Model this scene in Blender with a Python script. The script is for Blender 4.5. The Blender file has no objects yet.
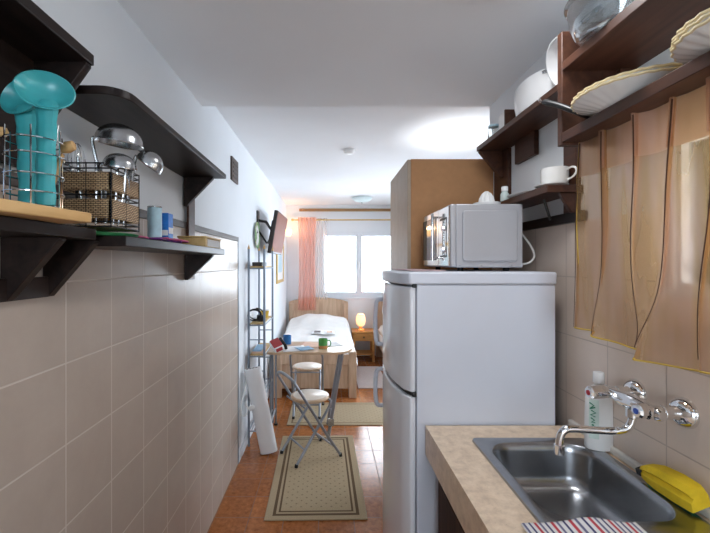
import bpy, bmesh, math, random
from mathutils import Vector, Matrix, Euler
random.seed(7)
C = bpy.context.scene.collection
PI = math.pi
sc = bpy.context.scene

# ------------------------------------------------------------------ materials
def new_mat(name):
    m = bpy.data.materials.new(name); m.use_nodes = True
    nt = m.node_tree; nt.nodes.clear()
    out = nt.nodes.new('ShaderNodeOutputMaterial')
    return m, nt, out
def N(nt, t, **kw):
    n = nt.nodes.new(t)
    for k, v in kw.items(): setattr(n, k, v)
    return n
def principled(nt, out, col=(.8,.8,.8), rough=.5, metal=0, spec=.5, trans=0, ior=1.45, coat=0):
    b = N(nt, 'ShaderNodeBsdfPrincipled')
    b.inputs['Base Color'].default_value = (*col, 1)
    b.inputs['Roughness'].default_value = rough
    b.inputs['Metallic'].default_value = metal
    b.inputs['Specular IOR Level'].default_value = spec
    b.inputs['Transmission Weight'].default_value = trans
    b.inputs['IOR'].default_value = ior
    b.inputs['Coat Weight'].default_value = coat
    nt.links.new(b.outputs[0], out.inputs[0])
    return b
def coords(nt, scale=(1,1,1), loc=(0,0,0), rot=(0,0,0)):
    g = N(nt, 'ShaderNodeNewGeometry') if False else N(nt, 'ShaderNodeTexCoord')
    mp = N(nt, 'ShaderNodeMapping')
    mp.inputs['Scale'].default_value = scale; mp.inputs['Location'].default_value = loc; mp.inputs['Rotation'].default_value = rot
    nt.links.new(g.outputs['Object'], mp.inputs[0])
    return mp.outputs[0]
def ramp(nt, fac, stops):
    r = N(nt, 'ShaderNodeValToRGB')
    el = r.color_ramp.elements
    while len(el) < len(stops): el.new(.5)
    for e, (p, c) in zip(el, stops): e.position = p; e.color = (*c, 1)
    nt.links.new(fac, r.inputs[0])
    return r.outputs[0]
def bump(nt, b, h, strength=.2, dist=.01):
    bp = N(nt, 'ShaderNodeBump'); bp.inputs['Strength'].default_value = strength; bp.inputs['Distance'].default_value = dist
    nt.links.new(h, bp.inputs['Height']); nt.links.new(bp.outputs[0], b.inputs['Normal'])
def flat(name, col, rough=.5, metal=0, var=.06, scale=14, bmp=0, **kw):
    """plain material with a gentle noise variation"""
    m, nt, out = new_mat(name)
    b = principled(nt, out, col, rough, metal, **kw)
    n = N(nt, 'ShaderNodeTexNoise'); n.inputs['Scale'].default_value = scale; n.inputs['Detail'].default_value = 4
    nt.links.new(coords(nt), n.inputs['Vector'])
    lo = tuple(c*(1-var) for c in col); hi = tuple(min(1, c*(1+var)) for c in col)
    nt.links.new(ramp(nt, n.outputs['Fac'], [(.3, lo), (.7, hi)]), b.inputs['Base Color'])
    if bmp: bump(nt, b, n.outputs['Fac'], bmp, .004)
    return m
def wood(name, c0, c1, rough=.4, scale=(3,40,40), spec=.4, bmp=.05):
    m, nt, out = new_mat(name)
    b = principled(nt, out, c0, rough, spec=spec)
    n = N(nt, 'ShaderNodeTexNoise'); n.inputs['Scale'].default_value = 1; n.inputs['Detail'].default_value = 5; n.inputs['Distortion'].default_value = .6
    nt.links.new(coords(nt, scale), n.inputs['Vector'])
    nt.links.new(ramp(nt, n.outputs['Fac'], [(.3, c0), (.7, c1)]), b.inputs['Base Color'])
    bump(nt, b, n.outputs['Fac'], bmp, .003)
    return m
def tile_mat(name, axes, size, phase, c_lo, c_hi, mortar, rough, noise_scale, mort=.0022, bmp=.35, wav=.02, spec=.5, coat=0):
    m, nt, out = new_mat(name)
    b = principled(nt, out, c_lo, rough, spec=spec, coat=coat)
    tc = N(nt, 'ShaderNodeTexCoord'); geo = N(nt, 'ShaderNodeNewGeometry')
    sp = N(nt, 'ShaderNodeSeparateXYZ'); nt.links.new(geo.outputs['Position'], sp.inputs[0])
    cb = N(nt, 'ShaderNodeCombineXYZ')
    for k in range(2):
        ad = N(nt, 'ShaderNodeMath', operation='SUBTRACT'); ad.inputs[1].default_value = phase[k]
        nt.links.new(sp.outputs[axes[k]], ad.inputs[0]); nt.links.new(ad.outputs[0], cb.inputs[k])
    br = N(nt, 'ShaderNodeTexBrick'); br.offset = 0; br.squash = 1
    br.inputs['Scale'].default_value = 1; br.inputs['Brick Width'].default_value = size; br.inputs['Row Height'].default_value = size
    br.inputs['Mortar Size'].default_value = mort; br.inputs['Mortar Smooth'].default_value = .3; br.inputs['Bias'].default_value = 0
    br.inputs['Color1'].default_value = (.46,.46,.46,1); br.inputs['Color2'].default_value = (.54,.54,.54,1); br.inputs['Mortar'].default_value = (.5,.5,.5,1)
    nt.links.new(cb.outputs[0], br.inputs['Vector'])
    n = N(nt, 'ShaderNodeTexNoise'); n.inputs['Scale'].default_value = noise_scale; n.inputs['Detail'].default_value = 6; n.inputs['Roughness'].default_value = .65
    nt.links.new(geo.outputs['Position'], n.inputs['Vector'])
    mx = N(nt, 'ShaderNodeMath', operation='MULTIPLY_ADD'); mx.inputs[1].default_value = 1.6; mx.inputs[2].default_value = -.8
    nt.links.new(br.outputs['Color'], mx.inputs[0])
    ad = N(nt, 'ShaderNodeMath', operation='ADD'); nt.links.new(n.outputs['Fac'], ad.inputs[0]); nt.links.new(mx.outputs[0], ad.inputs[1])
    col = ramp(nt, ad.outputs[0], [(.3, c_lo), (.7, c_hi)])
    mix = N(nt, 'ShaderNodeMix', data_type='RGBA'); mix.inputs['B'].default_value = (*mortar, 1)
    nt.links.new(br.outputs['Fac'], mix.inputs['Factor']); nt.links.new(col, mix.inputs['A'])
    nt.links.new(mix.outputs['Result'], b.inputs['Base Color'])
    rr = N(nt, 'ShaderNodeMath', operation='MULTIPLY_ADD'); rr.inputs[1].default_value = .5; rr.inputs[2].default_value = rough
    nt.links.new(br.outputs['Fac'], rr.inputs[0]); nt.links.new(rr.outputs[0], b.inputs['Roughness'])
    # height: mortar sunk, plus a slow waviness of the glaze
    w = N(nt, 'ShaderNodeTexNoise'); w.inputs['Scale'].default_value = 9; w.inputs['Detail'].default_value = 1
    nt.links.new(geo.outputs['Position'], w.inputs['Vector'])
    h = N(nt, 'ShaderNodeMath', operation='MULTIPLY_ADD'); h.inputs[1].default_value = wav/.35
    inv = N(nt, 'ShaderNodeMath', operation='SUBTRACT'); inv.inputs[0].default_value = 1
    nt.links.new(br.outputs['Fac'], inv.inputs[1]); nt.links.new(w.outputs['Fac'], h.inputs[0]); nt.links.new(inv.outputs[0], h.inputs[2])
    bump(nt, b, h.outputs[0], bmp, .002)
    return m
def emit(name, col, strength, base=None):
    m, nt, out = new_mat(name)
    b = principled(nt, out, base or col, .5)
    b.inputs['Emission Color'].default_value = (*col, 1); b.inputs['Emission Strength'].default_value = strength
    return m
def sheer(name, col, opaque, warm=.5, col2=None, tone_scale=(20, 22, 3)):
    """woven see-through cloth: threads let part of the light straight through"""
    m, nt, out = new_mat(name)
    d = N(nt, 'ShaderNodeBsdfDiffuse'); t = N(nt, 'ShaderNodeBsdfTranslucent'); tr = N(nt, 'ShaderNodeBsdfTransparent')
    n = N(nt, 'ShaderNodeTexNoise'); n.inputs['Scale'].default_value = 1; n.inputs['Detail'].default_value = 2
    nt.links.new(coords(nt, tone_scale), n.inputs['Vector'])
    colo = ramp(nt, n.outputs['Fac'], [(.40, col), (.62, col2 or col)])
    nt.links.new(colo, d.inputs[0]); nt.links.new(colo, t.inputs[0])
    tr.inputs[0].default_value = (*tuple(.45+.55*c for c in col), 1)
    a = N(nt, 'ShaderNodeMixShader'); a.inputs[0].default_value = warm
    nt.links.new(d.outputs[0], a.inputs[1]); nt.links.new(t.outputs[0], a.inputs[2])
    mx = N(nt, 'ShaderNodeMixShader'); mx.inputs[0].default_value = opaque
    nt.links.new(tr.outputs[0], mx.inputs[1]); nt.links.new(a.outputs[0], mx.inputs[2]); nt.links.new(mx.outputs[0], out.inputs[0])
    return m
def pane_mat(name, tint=(.96,.98,1), gloss=.08):
    m, nt, out = new_mat(name)
    tr = N(nt, 'ShaderNodeBsdfTransparent'); tr.inputs[0].default_value = (*tint, 1)
    g = N(nt, 'ShaderNodeBsdfGlossy'); g.inputs['Roughness'].default_value = .02
    fr = N(nt, 'ShaderNodeFresnel'); fr.inputs[0].default_value = 1.45
    mu = N(nt, 'ShaderNodeMath', operation='MULTIPLY'); mu.inputs[1].default_value = gloss/.08
    nt.links.new(fr.outputs[0], mu.inputs[0])
    mx = N(nt, 'ShaderNodeMixShader'); nt.links.new(mu.outputs[0], mx.inputs[0])
    nt.links.new(tr.outputs[0], mx.inputs[1]); nt.links.new(g.outputs[0], mx.inputs[2]); nt.links.new(mx.outputs[0], out.inputs[0])
    return m
def stripes(name, axis, stops, scale, rough=.85):
    m, nt, out = new_mat(name)
    b = principled(nt, out, (.8,.8,.8), rough)
    tc = N(nt, 'ShaderNodeTexCoord'); sp = N(nt, 'ShaderNodeSeparateXYZ'); nt.links.new(tc.outputs['Object'], sp.inputs[0])
    mu = N(nt, 'ShaderNodeMath', operation='MULTIPLY'); mu.inputs[1].default_value = scale; nt.links.new(sp.outputs[axis], mu.inputs[0])
    fr = N(nt, 'ShaderNodeMath', operation='FRACT'); nt.links.new(mu.outputs[0], fr.inputs[0])
    r = N(nt, 'ShaderNodeValToRGB'); r.color_ramp.interpolation = 'CONSTANT'
    el = r.color_ramp.elements
    while len(el) < len(stops): el.new(.5)
    for e, (p, c) in zip(el, stops): e.position = p; e.color = (*c, 1)
    nt.links.new(fr.outputs[0], r.inputs[0]); nt.links.new(r.outputs[0], b.inputs['Base Color'])
    return m
def rug_mat(name, hx, hy, ground, dark, bands, dot=.06):
    """flat woven rug: two dark border bands and a regular dot pattern; object origin at the rug's middle"""
    m, nt, out = new_mat(name)
    b = principled(nt, out, ground, .95, spec=.1)
    tc = N(nt, 'ShaderNodeTexCoord'); sp = N(nt, 'ShaderNodeSeparateXYZ'); nt.links.new(tc.outputs['Object'], sp.inputs[0])
    def mth(op, a, bb=None, c=None):
        n = N(nt, 'ShaderNodeMath', operation=op)
        for i, v in enumerate((a, bb, c)):
            if v is None: continue
            if isinstance(v, (int, float)): n.inputs[i].default_value = v
            else: nt.links.new(v, n.inputs[i])
        return n.outputs[0]
    ax = mth('SUBTRACT', hx, mth('ABSOLUTE', sp.outputs[0])); ay = mth('SUBTRACT', hy, mth('ABSOLUTE', sp.outputs[1]))
    d = mth('MINIMUM', ax, ay)                      # distance to the rug's edge
    mask = None
    for lo, hi in bands:
        k = mth('MULTIPLY', mth('GREATER_THAN', d, lo), mth('LESS_THAN', d, hi))
        mask = k if mask is None else mth('MAXIMUM', mask, k)
    inside = mth('GREATER_THAN', d, bands[-1][1] + .012)
    u = mth('ADD', sp.outputs[0], sp.outputs[1]); v = mth('SUBTRACT', sp.outputs[0], sp.outputs[1])
    fu = mth('ABSOLUTE', mth('SUBTRACT', mth('FRACT', mth('MULTIPLY', u, 1/dot)), .5))
    fv = mth('ABSOLUTE', mth('SUBTRACT', mth('FRACT', mth('MULTIPLY', v, 1/dot)), .5))
    dots = mth('MULTIPLY', mth('LESS_THAN', mth('MAXIMUM', fu, fv), .13), inside)
    mask = mth('MAXIMUM', mask, mth('MULTIPLY', dots, .55))
    wv = N(nt, 'ShaderNodeTexNoise'); wv.inputs['Scale'].default_value = 260; nt.links.new(tc.outputs['Object'], wv.inputs['Vector'])
    gcol = ramp(nt, wv.outputs['Fac'], [(.3, tuple(c*.8 for c in ground)), (.7, tuple(c*1.15 for c in ground))])
    mix = N(nt, 'ShaderNodeMix', data_type='RGBA'); mix.inputs['B'].default_value = (*dark, 1)
    nt.links.new(mask, mix.inputs['Factor']); nt.links.new(gcol, mix.inputs['A']); nt.links.new(mix.outputs['Result'], b.inputs['Base Color'])
    bump(nt, b, wv.outputs['Fac'], .3, .003)
    return m

M = {}
M['paint'] = flat('wall_paint', (.74,.77,.80), .8, var=.02, scale=3, bmp=.04)
M['ceil'] = flat('ceiling_paint', (.84,.855,.875), .85, var=.02, scale=2)
M['tileL'] = tile_mat('wall_tile_left', (1,2), .2045, (.973-.2045*5, 1.414-.2045*6), (.43,.355,.30), (.49,.41,.35), (.57,.50,.44), .27, 4, mort=.0024, wav=.05, spec=.27)
M['tileR'] = tile_mat('wall_tile_right', (1,2), .2045, (1.173-.2045*6, 1.209-.2045*5), (.64,.55,.48), (.71,.61,.54), (.46,.39,.34), .22, 4)
M['floor'] = tile_mat('floor_tile', (0,1), .2, (-.055-1.0, 2.83-3.0), (.22,.065,.016), (.50,.18,.055), (.20,.10,.055), .16, 34, mort=.0028, bmp=.2, wav=.03)
M['dwood'] = wood('dark_stained_wood', (.010,.007,.007), (.028,.018,.015), .38, (40,4,40), spec=.25)
M['rwood'] = wood('red_brown_wood', (.040,.015,.009), (.085,.034,.019), .42, (40,4,40))
M['trimwood'] = wood('grey_brown_trim', (.07,.055,.05), (.14,.12,.11), .5, (40,4,40))
M['cabwood'] = wood('cabinet_wood', (.030,.013,.008), (.060,.026,.015), .6, (40,40,4), spec=.15)
M['mdf'] = flat('mdf_board', (.46,.235,.105), .75, var=.05, scale=30)
M['oak'] = wood('pale_oak_laminate', (.42,.28,.18), (.60,.43,.30), .45, (30,30,3))
M['pine'] = wood('orange_pine', (.45,.20,.05), (.62,.31,.10), .4, (6,30,30))
M['beech'] = wood('beech_board', (.50,.29,.11), (.66,.42,.19), .45, (30,4,30))
M['tablewood'] = wood('table_laminate', (.50,.34,.21), (.62,.45,.30), .28, (4,30,30))
M['boxwood'] = wood('box_pine', (.52,.34,.13), (.66,.47,.22), .5, (30,5,30))
M['white'] = flat('white_enamel', (.80,.81,.82), .25, var=.02, scale=4)
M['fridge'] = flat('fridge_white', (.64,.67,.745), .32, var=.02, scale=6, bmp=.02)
M['fridged'] = flat('fridge_door_white', (.72,.74,.78), .14, var=.015, scale=3)
M['plastic'] = flat('white_plastic', (.78,.78,.77), .4, var=.03)
M['porc'] = flat('white_porcelain', (.82,.82,.80), .15, var=.02)
M['grey'] = flat('grey_metal_tube', (.30,.32,.35), .35, .6, var=.06)
M['bluegrey'] = flat('blue_grey_metal', (.22,.26,.31), .4, .4, var=.08)
M['silver'] = flat('silver_paint', (.44,.44,.465), .38, .35, var=.03, scale=5)
M['steel'] = flat('brushed_steel', (.46,.47,.48), .27, 1, var=.08, scale=30)
M['sink'] = flat('sink_steel', (.36,.37,.385), .26, 1, var=.10, scale=18)
M['chrome'] = flat('chrome', (.82,.83,.84), .06, 1, var=.02)
M['mirror'] = flat('polished_panel', (.75,.74,.72), .08, 1, var=.03)
M['black'] = flat('black_plastic', (.012,.012,.013), .35, var=.1)
M['blackg'] = flat('black_glass', (.012,.011,.010), .06, var=.05)
M['rubber'] = flat('black_rubber', (.01,.01,.01), .7, var=.1)
M['teal'] = flat('turquoise_plastic', (.05,.37,.39), .3, var=.12, scale=22, trans=.12)
M['wicker'] = None
M['stone'] = None
M['linen'] = flat('white_bed_linen', (.80,.79,.77), .9, var=.04, scale=12, bmp=.25)
M['greysheet'] = flat('grey_blue_linen', (.52,.55,.62), .9, var=.05, scale=12, bmp=.25)
M['green'] = flat('green_tray', (.03,.22,.08), .4, var=.1)
M['mugblue'] = flat('blue_glaze', (.03,.16,.42), .15, var=.05)
M['muggreen'] = flat('green_glaze', (.08,.33,.08), .15, var=.06)
M['mugbrown'] = flat('amber_band', (.45,.22,.08), .2, var=.06)  # amber brown ring round the mug's lower part
M['bluepl'] = flat('blue_film', (.10,.28,.55), .25, var=.25, scale=40)
M['bluepale'] = flat('pale_blue_card', (.42,.62,.72), .35, var=.15, scale=30)
M['bluesat'] = flat('bright_blue_card', (.03,.19,.62), .35, var=.2, scale=50)
M['yellow'] = flat('yellow_foam', (.80,.56,.02), .8, var=.07, scale=60, bmp=.35)
M['scour'] = flat('green_scourer', (.03,.16,.07), .95, var=.2, scale=120, bmp=.5)
M['red'] = flat('red_print', (.42,.04,.05), .5, var=.08)
M['paper'] = flat('paper_white', (.80,.80,.80), .8, var=.03)
M['paperpink'] = flat('paper_peach', (.72,.48,.36), .8, var=.08)
M['paperblue'] = flat('paper_blue', (.30,.48,.66), .8, var=.08)
M['purple'] = flat('purple_beads', (.22,.05,.28), .3, var=.3, scale=50)
M['pinkcloth'] = flat('pink_cloth', (.55,.40,.42), .9, var=.1, scale=60)
M['caulk'] = flat('white_caulk', (.70,.69,.66), .6, var=.06)
M['greenrim'] = flat('green_rim', (.20,.34,.16), .4, var=.1)
M['gold'] = flat('gilded_wood', (.55,.38,.12), .4, .3, var=.1)
M['tvback'] = flat('brown_black_plastic', (.03,.022,.02), .4, var=.1)
M['tvscreen'] = flat('screen_painted_reflection', (.26,.10,.07), .6, var=.05, spec=.15)  # brown reflection of the floor, painted into the screen colour
M['cord'] = flat('white_cord', (.76,.76,.75), .5, var=.02)
M['tealtrim'] = flat('yellow_tub', (.62,.42,.05), .4, var=.08)
M['hemyellow'] = flat('yellow_stitching', (.55,.38,.06), .6, var=.1)
M['bluedot'] = flat('blue_dot', (.02,.08,.4), .3)
M['reddot'] = flat('red_dot', (.45,.02,.03), .3)
M['labelgreen'] = flat('green_ink', (.02,.22,.12), .5, var=.08)
M['labelpale'] = flat('pale_green_label', (.60,.72,.66), .5, var=.08)
M['curtain'] = sheer('sheer_brown_curtain', (.68,.45,.22), .34, col2=(.78,.54,.42))
M['curtainh'] = sheer('sheer_brown_header', (.72,.50,.34), .38, col2=(.80,.58,.48))
M['pinkcurtain'] = sheer('sheer_salmon_curtain', (.93,.55,.46), .5)
M['palecurtain'] = sheer('sheer_white_curtain', (.95,.92,.89), .28)
M['pane'] = pane_mat('window_glass')
M['frame'] = flat('white_window_frame', (.72,.75,.79), .35, var=.02)
M['blind'] = flat('cream_slats', (.70,.62,.46), .6, var=.05)
M['lampglow'] = emit('glowing_lamp_shade', (1,.52,.24), 1.0, (.8,.6,.4))
M['sconceglow'] = emit('glowing_sconce', (1,.62,.28), 2.5)
M['milk'] = flat('frosted_lamp_glass', (.60,.72,.73), .3, var=.03)
def glass(name, col=(.95,.98,.98), rough=.02):
    m, nt, out = new_mat(name); principled(nt, out, col, rough, trans=1, ior=1.45); return m
M['glass'] = glass('clear_glass')
m, nt, out = new_mat('thin_cut_glass')
tr = N(nt, 'ShaderNodeBsdfTransparent'); tr.inputs[0].default_value = (.93,.96,.97,1)
gl = N(nt, 'ShaderNodeBsdfGlossy'); gl.inputs['Roughness'].default_value = .05
lw = N(nt, 'ShaderNodeLayerWeight'); lw.inputs[0].default_value = .45
mr = N(nt, 'ShaderNodeMath', operation='MULTIPLY_ADD'); mr.inputs[1].default_value = .65; mr.inputs[2].default_value = .18
nt.links.new(lw.outputs['Facing'], mr.inputs[0])
mx = N(nt, 'ShaderNodeMixShader'); nt.links.new(mr.outputs[0], mx.inputs[0]); nt.links.new(tr.outputs[0], mx.inputs[1]); nt.links.new(gl.outputs[0], mx.inputs[2]); nt.links.new(mx.outputs[0], out.inputs[0])
M['cutglass'] = m
M['rug'] = rug_mat('rug_border', .285, .535, (.43,.335,.215), (.13,.085,.05), [(.034,.052),(.066,.078)])
M['rug2'] = rug_mat('rug_border_cross', .58, .28, (.45,.36,.24), (.20,.14,.085), [(.035,.05)])
M['rug3'] = flat('pale_rug', (.66,.58,.56), .95, var=.08, scale=80, bmp=.3)
M['towel'] = stripes('striped_towel', 0, [(0,(.75,.74,.74)),(.22,(.05,.05,.14)),(.34,(.75,.74,.74)),(.55,(.50,.05,.07)),(.72,(.75,.74,.74)),(.86,(.15,.15,.25))], 26)
# wicker
m, nt, out = new_mat('wicker_weave'); b = principled(nt, out, (.3,.18,.09), .6)
w1 = N(nt, 'ShaderNodeTexBrick'); w1.offset = .5
w1.inputs['Scale'].default_value = 1; w1.inputs['Brick Width'].default_value = .011; w1.inputs['Row Height'].default_value = .0042; w1.inputs['Mortar Size'].default_value = .0008
w1.inputs['Color1'].default_value = (.66,.46,.26,1); w1.inputs['Color2'].default_value = (.50,.32,.17,1); w1.inputs['Mortar'].default_value = (.03,.015,.008,1)
tc = N(nt, 'ShaderNodeTexCoord'); sp = N(nt, 'ShaderNodeSeparateXYZ'); cb = N(nt, 'ShaderNodeCombineXYZ'); ad = N(nt, 'ShaderNodeMath', operation='ADD')
nt.links.new(tc.outputs['Object'], sp.inputs[0]); nt.links.new(sp.outputs[0], ad.inputs[0]); nt.links.new(sp.outputs[1], ad.inputs[1])
nt.links.new(ad.outputs[0], cb.inputs[0]); nt.links.new(sp.outputs[2], cb.inputs[1]); nt.links.new(cb.outputs[0], w1.inputs['Vector'])
nt.links.new(w1.outputs['Color'], b.inputs['Base Color'])
iv = N(nt, 'ShaderNodeMath', operation='SUBTRACT'); iv.inputs[0].default_value = 1; nt.links.new(w1.outputs['Fac'], iv.inputs[1]); bump(nt, b, iv.outputs[0], .8, .003)
M['wicker'] = m
# speckled stone worktop
m, nt, out = new_mat('speckled_stone'); b = principled(nt, out, (.5,.38,.25), .3)
n1 = N(nt, 'ShaderNodeTexNoise'); n1.inputs['Scale'].default_value = 30; n1.inputs['Detail'].default_value = 8; n1.inputs['Roughness'].default_value = .7
n2 = N(nt, 'ShaderNodeTexVoronoi'); n2.inputs['Scale'].default_value = 95
cd = coords(nt); nt.links.new(cd, n1.inputs['Vector']); nt.links.new(cd, n2.inputs['Vector'])
c1 = ramp(nt, n1.outputs['Fac'], [(.3,(.56,.42,.30)),(.55,(.76,.60,.44)),(.75,(.86,.71,.56))])
c2 = ramp(nt, n2.outputs['Distance'], [(.0,(.62,.55,.45)),(.16,(1,1,1))])
mx = N(nt, 'ShaderNodeMix', data_type='RGBA', blend_type='MULTIPLY'); mx.inputs['Factor'].default_value = .8
nt.links.new(c1, mx.inputs['A']); nt.links.new(c2, mx.inputs['B']); nt.links.new(mx.outputs['Result'], b.inputs['Base Color'])
M['stone'] = m

# ------------------------------------------------------------------ mesh building
class MB:
    """collects shapes, in world coordinates, for ONE mesh object"""
    def __init__(s): s.bm = bmesh.new()
    def box(s, lo, hi, mat=None):
        v = [s.bm.verts.new((x, y, z)) for x in (lo[0], hi[0]) for y in (lo[1], hi[1]) for z in (lo[2], hi[2])]
        for f in ((0,1,3,2),(4,6,7,5),(0,4,5,1),(2,3,7,6),(0,2,6,4),(1,5,7,3)): s.bm.faces.new([v[i] for i in f])
        if mat is not None: bmesh.ops.transform(s.bm, matrix=mat, verts=v)
        return s
    def rbox(s, c, size, rot=(0,0,0)):
        h = Vector(size)/2
        return s.box(-h, h, Matrix.Translation(c) @ Euler(rot).to_matrix().to_4x4())
    def prism(s, pts, d, flip=False):
        """pts: list of 3-D points of a planar outline; d: extrusion vector"""
        d = Vector(d)
        a = [s.bm.verts.new(p) for p in pts]; b = [s.bm.verts.new(Vector(p)+d) for p in pts]
        n = len(pts)
        s.bm.faces.new(a[::-1]); s.bm.faces.new(b)
        for i in range(n): s.bm.faces.new((a[i], a[(i+1)%n], b[(i+1)%n], b[i]))
        return s
    def tube(s, pts, r, n=10, closed=False, cap=True):
        pts = [Vector(p) for p in pts]; k = len(pts)
        rr = r if isinstance(r, (list, tuple)) else [r]*k
        rings = []; up = None
        for i, p in enumerate(pts):
            if closed: t = (pts[(i+1)%k]-pts[i-1])
            else: t = (pts[min(i+1,k-1)]-pts[max(i-1,0)])
            t.normalize()
            if up is None:
                up = Vector((0,0,1)) if abs(t.z) < .9 else Vector((1,0,0))
            u = up - t*up.dot(t)
            if u.length < 1e-6: u = t.orthogonal()
            u.normalize(); up = u; w = t.cross(u)
            rings.append([s.bm.verts.new(p + (u*math.cos(2*PI*j/n) + w*math.sin(2*PI*j/n))*rr[i]) for j in range(n)])
        for i in range(k if closed else k-1):
            a, b = rings[i], rings[(i+1)%k]
            for j in range(n): s.bm.faces.new((a[j], a[(j+1)%n], b[(j+1)%n], b[j]))
        if not closed and cap:
            s.bm.faces.new(rings[0][::-1]); s.bm.faces.new(rings[-1])
        return s
    def lathe(s, prof, mat=None, n=32, sx=1, sy=1, wave=None):
        """prof: (radius, z) list; r=0 at an end closes it"""
        mat = mat or Matrix.Identity(4)
        rings = []
        for r, z in prof:
            if r < 1e-6: rings.append([s.bm.verts.new(mat @ Vector((0,0,z)))])
            else:
                ring = []
                for j in range(n):
                    q = r*(1 + (wave[1]*math.cos(wave[0]*2*PI*j/n) if wave else 0))
                    ring.append(s.bm.verts.new(mat @ Vector((q*sx*math.cos(2*PI*j/n), q*sy*math.sin(2*PI*j/n), z))))
                rings.append(ring)
        for a, b in zip(rings, rings[1:]):
            if len(a) == 1 and len(b) == 1: continue
            for j in range(n):
                k = (j+1)%n
                if len(a) == 1: s.bm.faces.new((a[0], b[k], b[j]))
                elif len(b) == 1: s.bm.faces.new((a[j], a[k], b[0]))
                else: s.bm.faces.new((a[j], a[k], b[k], b[j]))
        return s
    def grid(s, f, nu, nv, thick=0):
        g = [[s.bm.verts.new(f(i/nu, j/nv)) for j in range(nv+1)] for i in range(nu+1)]
        for i in range(nu):
            for j in range(nv): s.bm.faces.new((g[i][j], g[i+1][j], g[i+1][j+1], g[i][j+1]))
        return s
    def build(s, name, mat, parent=None, bevel=0, seg=2, angle=40, solid=0, subdiv=0, recalc=True):
        if recalc: bmesh.ops.recalc_face_normals(s.bm, faces=s.bm.faces[:])
        inv = None
        if parent is not None:
            root = parent
            while root.parent is not None: root = root.parent
            rm = Matrix.Translation(root.location) @ root.rotation_euler.to_matrix().to_4x4()
            if root.type == 'EMPTY' or True: inv = rm.inverted()
            bmesh.ops.transform(s.bm, matrix=inv, verts=s.bm.verts[:])
            loc = None
        else:
            vs = [v.co for v in s.bm.verts]
            loc = Vector(((min(v.x for v in vs)+max(v.x for v in vs))/2, (min(v.y for v in vs)+max(v.y for v in vs))/2, min(v.z for v in vs)))
            bmesh.ops.translate(s.bm, vec=-loc, verts=s.bm.verts[:])
        me = bpy.data.meshes.new(name); s.bm.to_mesh(me); s.bm.free()
        me.materials.append(mat if not isinstance(mat, str) else M[mat])
        for p in me.polygons: p.use_smooth = True
        me.set_sharp_from_angle(angle=math.radians(angle))
        o = bpy.data.objects.new(name, me); C.objects.link(o)
        if parent is not None: o.parent = parent
        else: o.location = loc
        if solid:
            md = o.modifiers.new('thickness', 'SOLIDIFY'); md.thickness = solid; md.offset = 0
        if subdiv:
            md = o.modifiers.new('smooth', 'SUBSURF'); md.levels = subdiv; md.render_levels = subdiv
        if bevel:
            md = o.modifiers.new('bevel', 'BEVEL'); md.width = bevel; md.segments = seg; md.limit_method = 'ANGLE'; md.angle_limit = math.radians(35)
        return o
def tag(o, label, cat, group=None, kind=None):
    o['label'] = label; o['category'] = cat
    if group: o['group'] = group
    if kind: o['kind'] = kind
    return o
def thing(name, label, cat, loc=(0,0,0), rz=0, group=None):
    o = bpy.data.objects.new(name, None); C.objects.link(o)
    o.location = loc; o.rotation_euler = (0,0,rz); o.empty_display_size = .05
    return tag(o, label, cat, group)
def struct(name, mb, mat, label, cat, bevel=0):
    return tag(mb.build(name, mat, bevel=bevel), label, cat, kind='structure')
def copy_tree(o, parent=None):
    c = o.copy(); C.objects.link(c)
    if parent is not None: c.parent = parent
    for ch in list(o.children): copy_tree(ch, c)
    return c
def arc(c, r, a0, a1, n, f):
    return [f(c[0]+r*math.cos(a0+(a1-a0)*i/n), c[1]+r*math.sin(a0+(a1-a0)*i/n)) for i in range(n+1)]
def T(x, y, z, rx=0, ry=0, rz=0):
    return Matrix.Translation((x,y,z)) @ Euler((rx,ry,rz)).to_matrix().to_4x4()
def bez(pts, n=24):
    """smooth path through the points (Catmull-Rom)"""
    P = [Vector(p) for p in pts]; P = [P[0]*2-P[1]] + P + [P[-1]*2-P[-2]]
    out = []; seg = len(P)-3; per = max(2, n//seg)
    for i in range(seg):
        a, b, c, d = P[i:i+4]
        for k in range(per):
            t = k/per
            out.append(.5*((2*b)+(c-a)*t+(2*a-5*b+4*c-d)*t*t+(3*b-a-3*c+d)*t**3))
    out.append(P[-2]); return out

# ------------------------------------------------------------------ room shell
XL, XR = -.658, .85
YF = 6.15; YB = -1.7; YS = 2.045; XRF = 2.3; HK = 2.287; HF = 2.385
struct('floor', MB().box((-.9, YB-.2, -.1), (XRF+.2, YF+.2, 0)), 'floor', 'orange terracotta floor tiles running through the kitchen into the bedroom', 'floor')
struct('ceiling', MB().box((-.9, YB-.2, HK), (1.05, YS, HK+.25)), 'ceil', 'lower greyish white ceiling over the kitchen', 'ceiling')
struct('ceiling_bedroom', MB().box((-.9, YS, HF), (XRF+.2, YF+.2, HF+.15)), 'ceil', 'brighter white ceiling of the bedroom beyond the step', 'ceiling')
struct('wall_left', MB().box((-.9, YB-.2, 0), (XL-.007, YF+.2, HF)), 'paint', 'pale blue white painted left wall above and beyond the tiles', 'wall')
struct('wall_left_tile', MB().box((XL-.0069, YB, 0), (XL, 2.82, 1.62)), 'tileL', 'glossy beige tiling on the lower left wall', 'wall tile')
mb = MB().box((XL-.0069, YB, 1.62), (XL+.006, 2.82, 1.65))
struct('trim_1', mb, 'trimwood', 'greyish trim strip along the top of the left wall tiles', 'trim', .002)
struct('trim_2', MB().box((XL-.0069, 2.82, 0), (XL+.004, 2.836, 1.65)), 'bluegrey', 'dark narrow edge strip where the left wall tiles end', 'trim')
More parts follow.
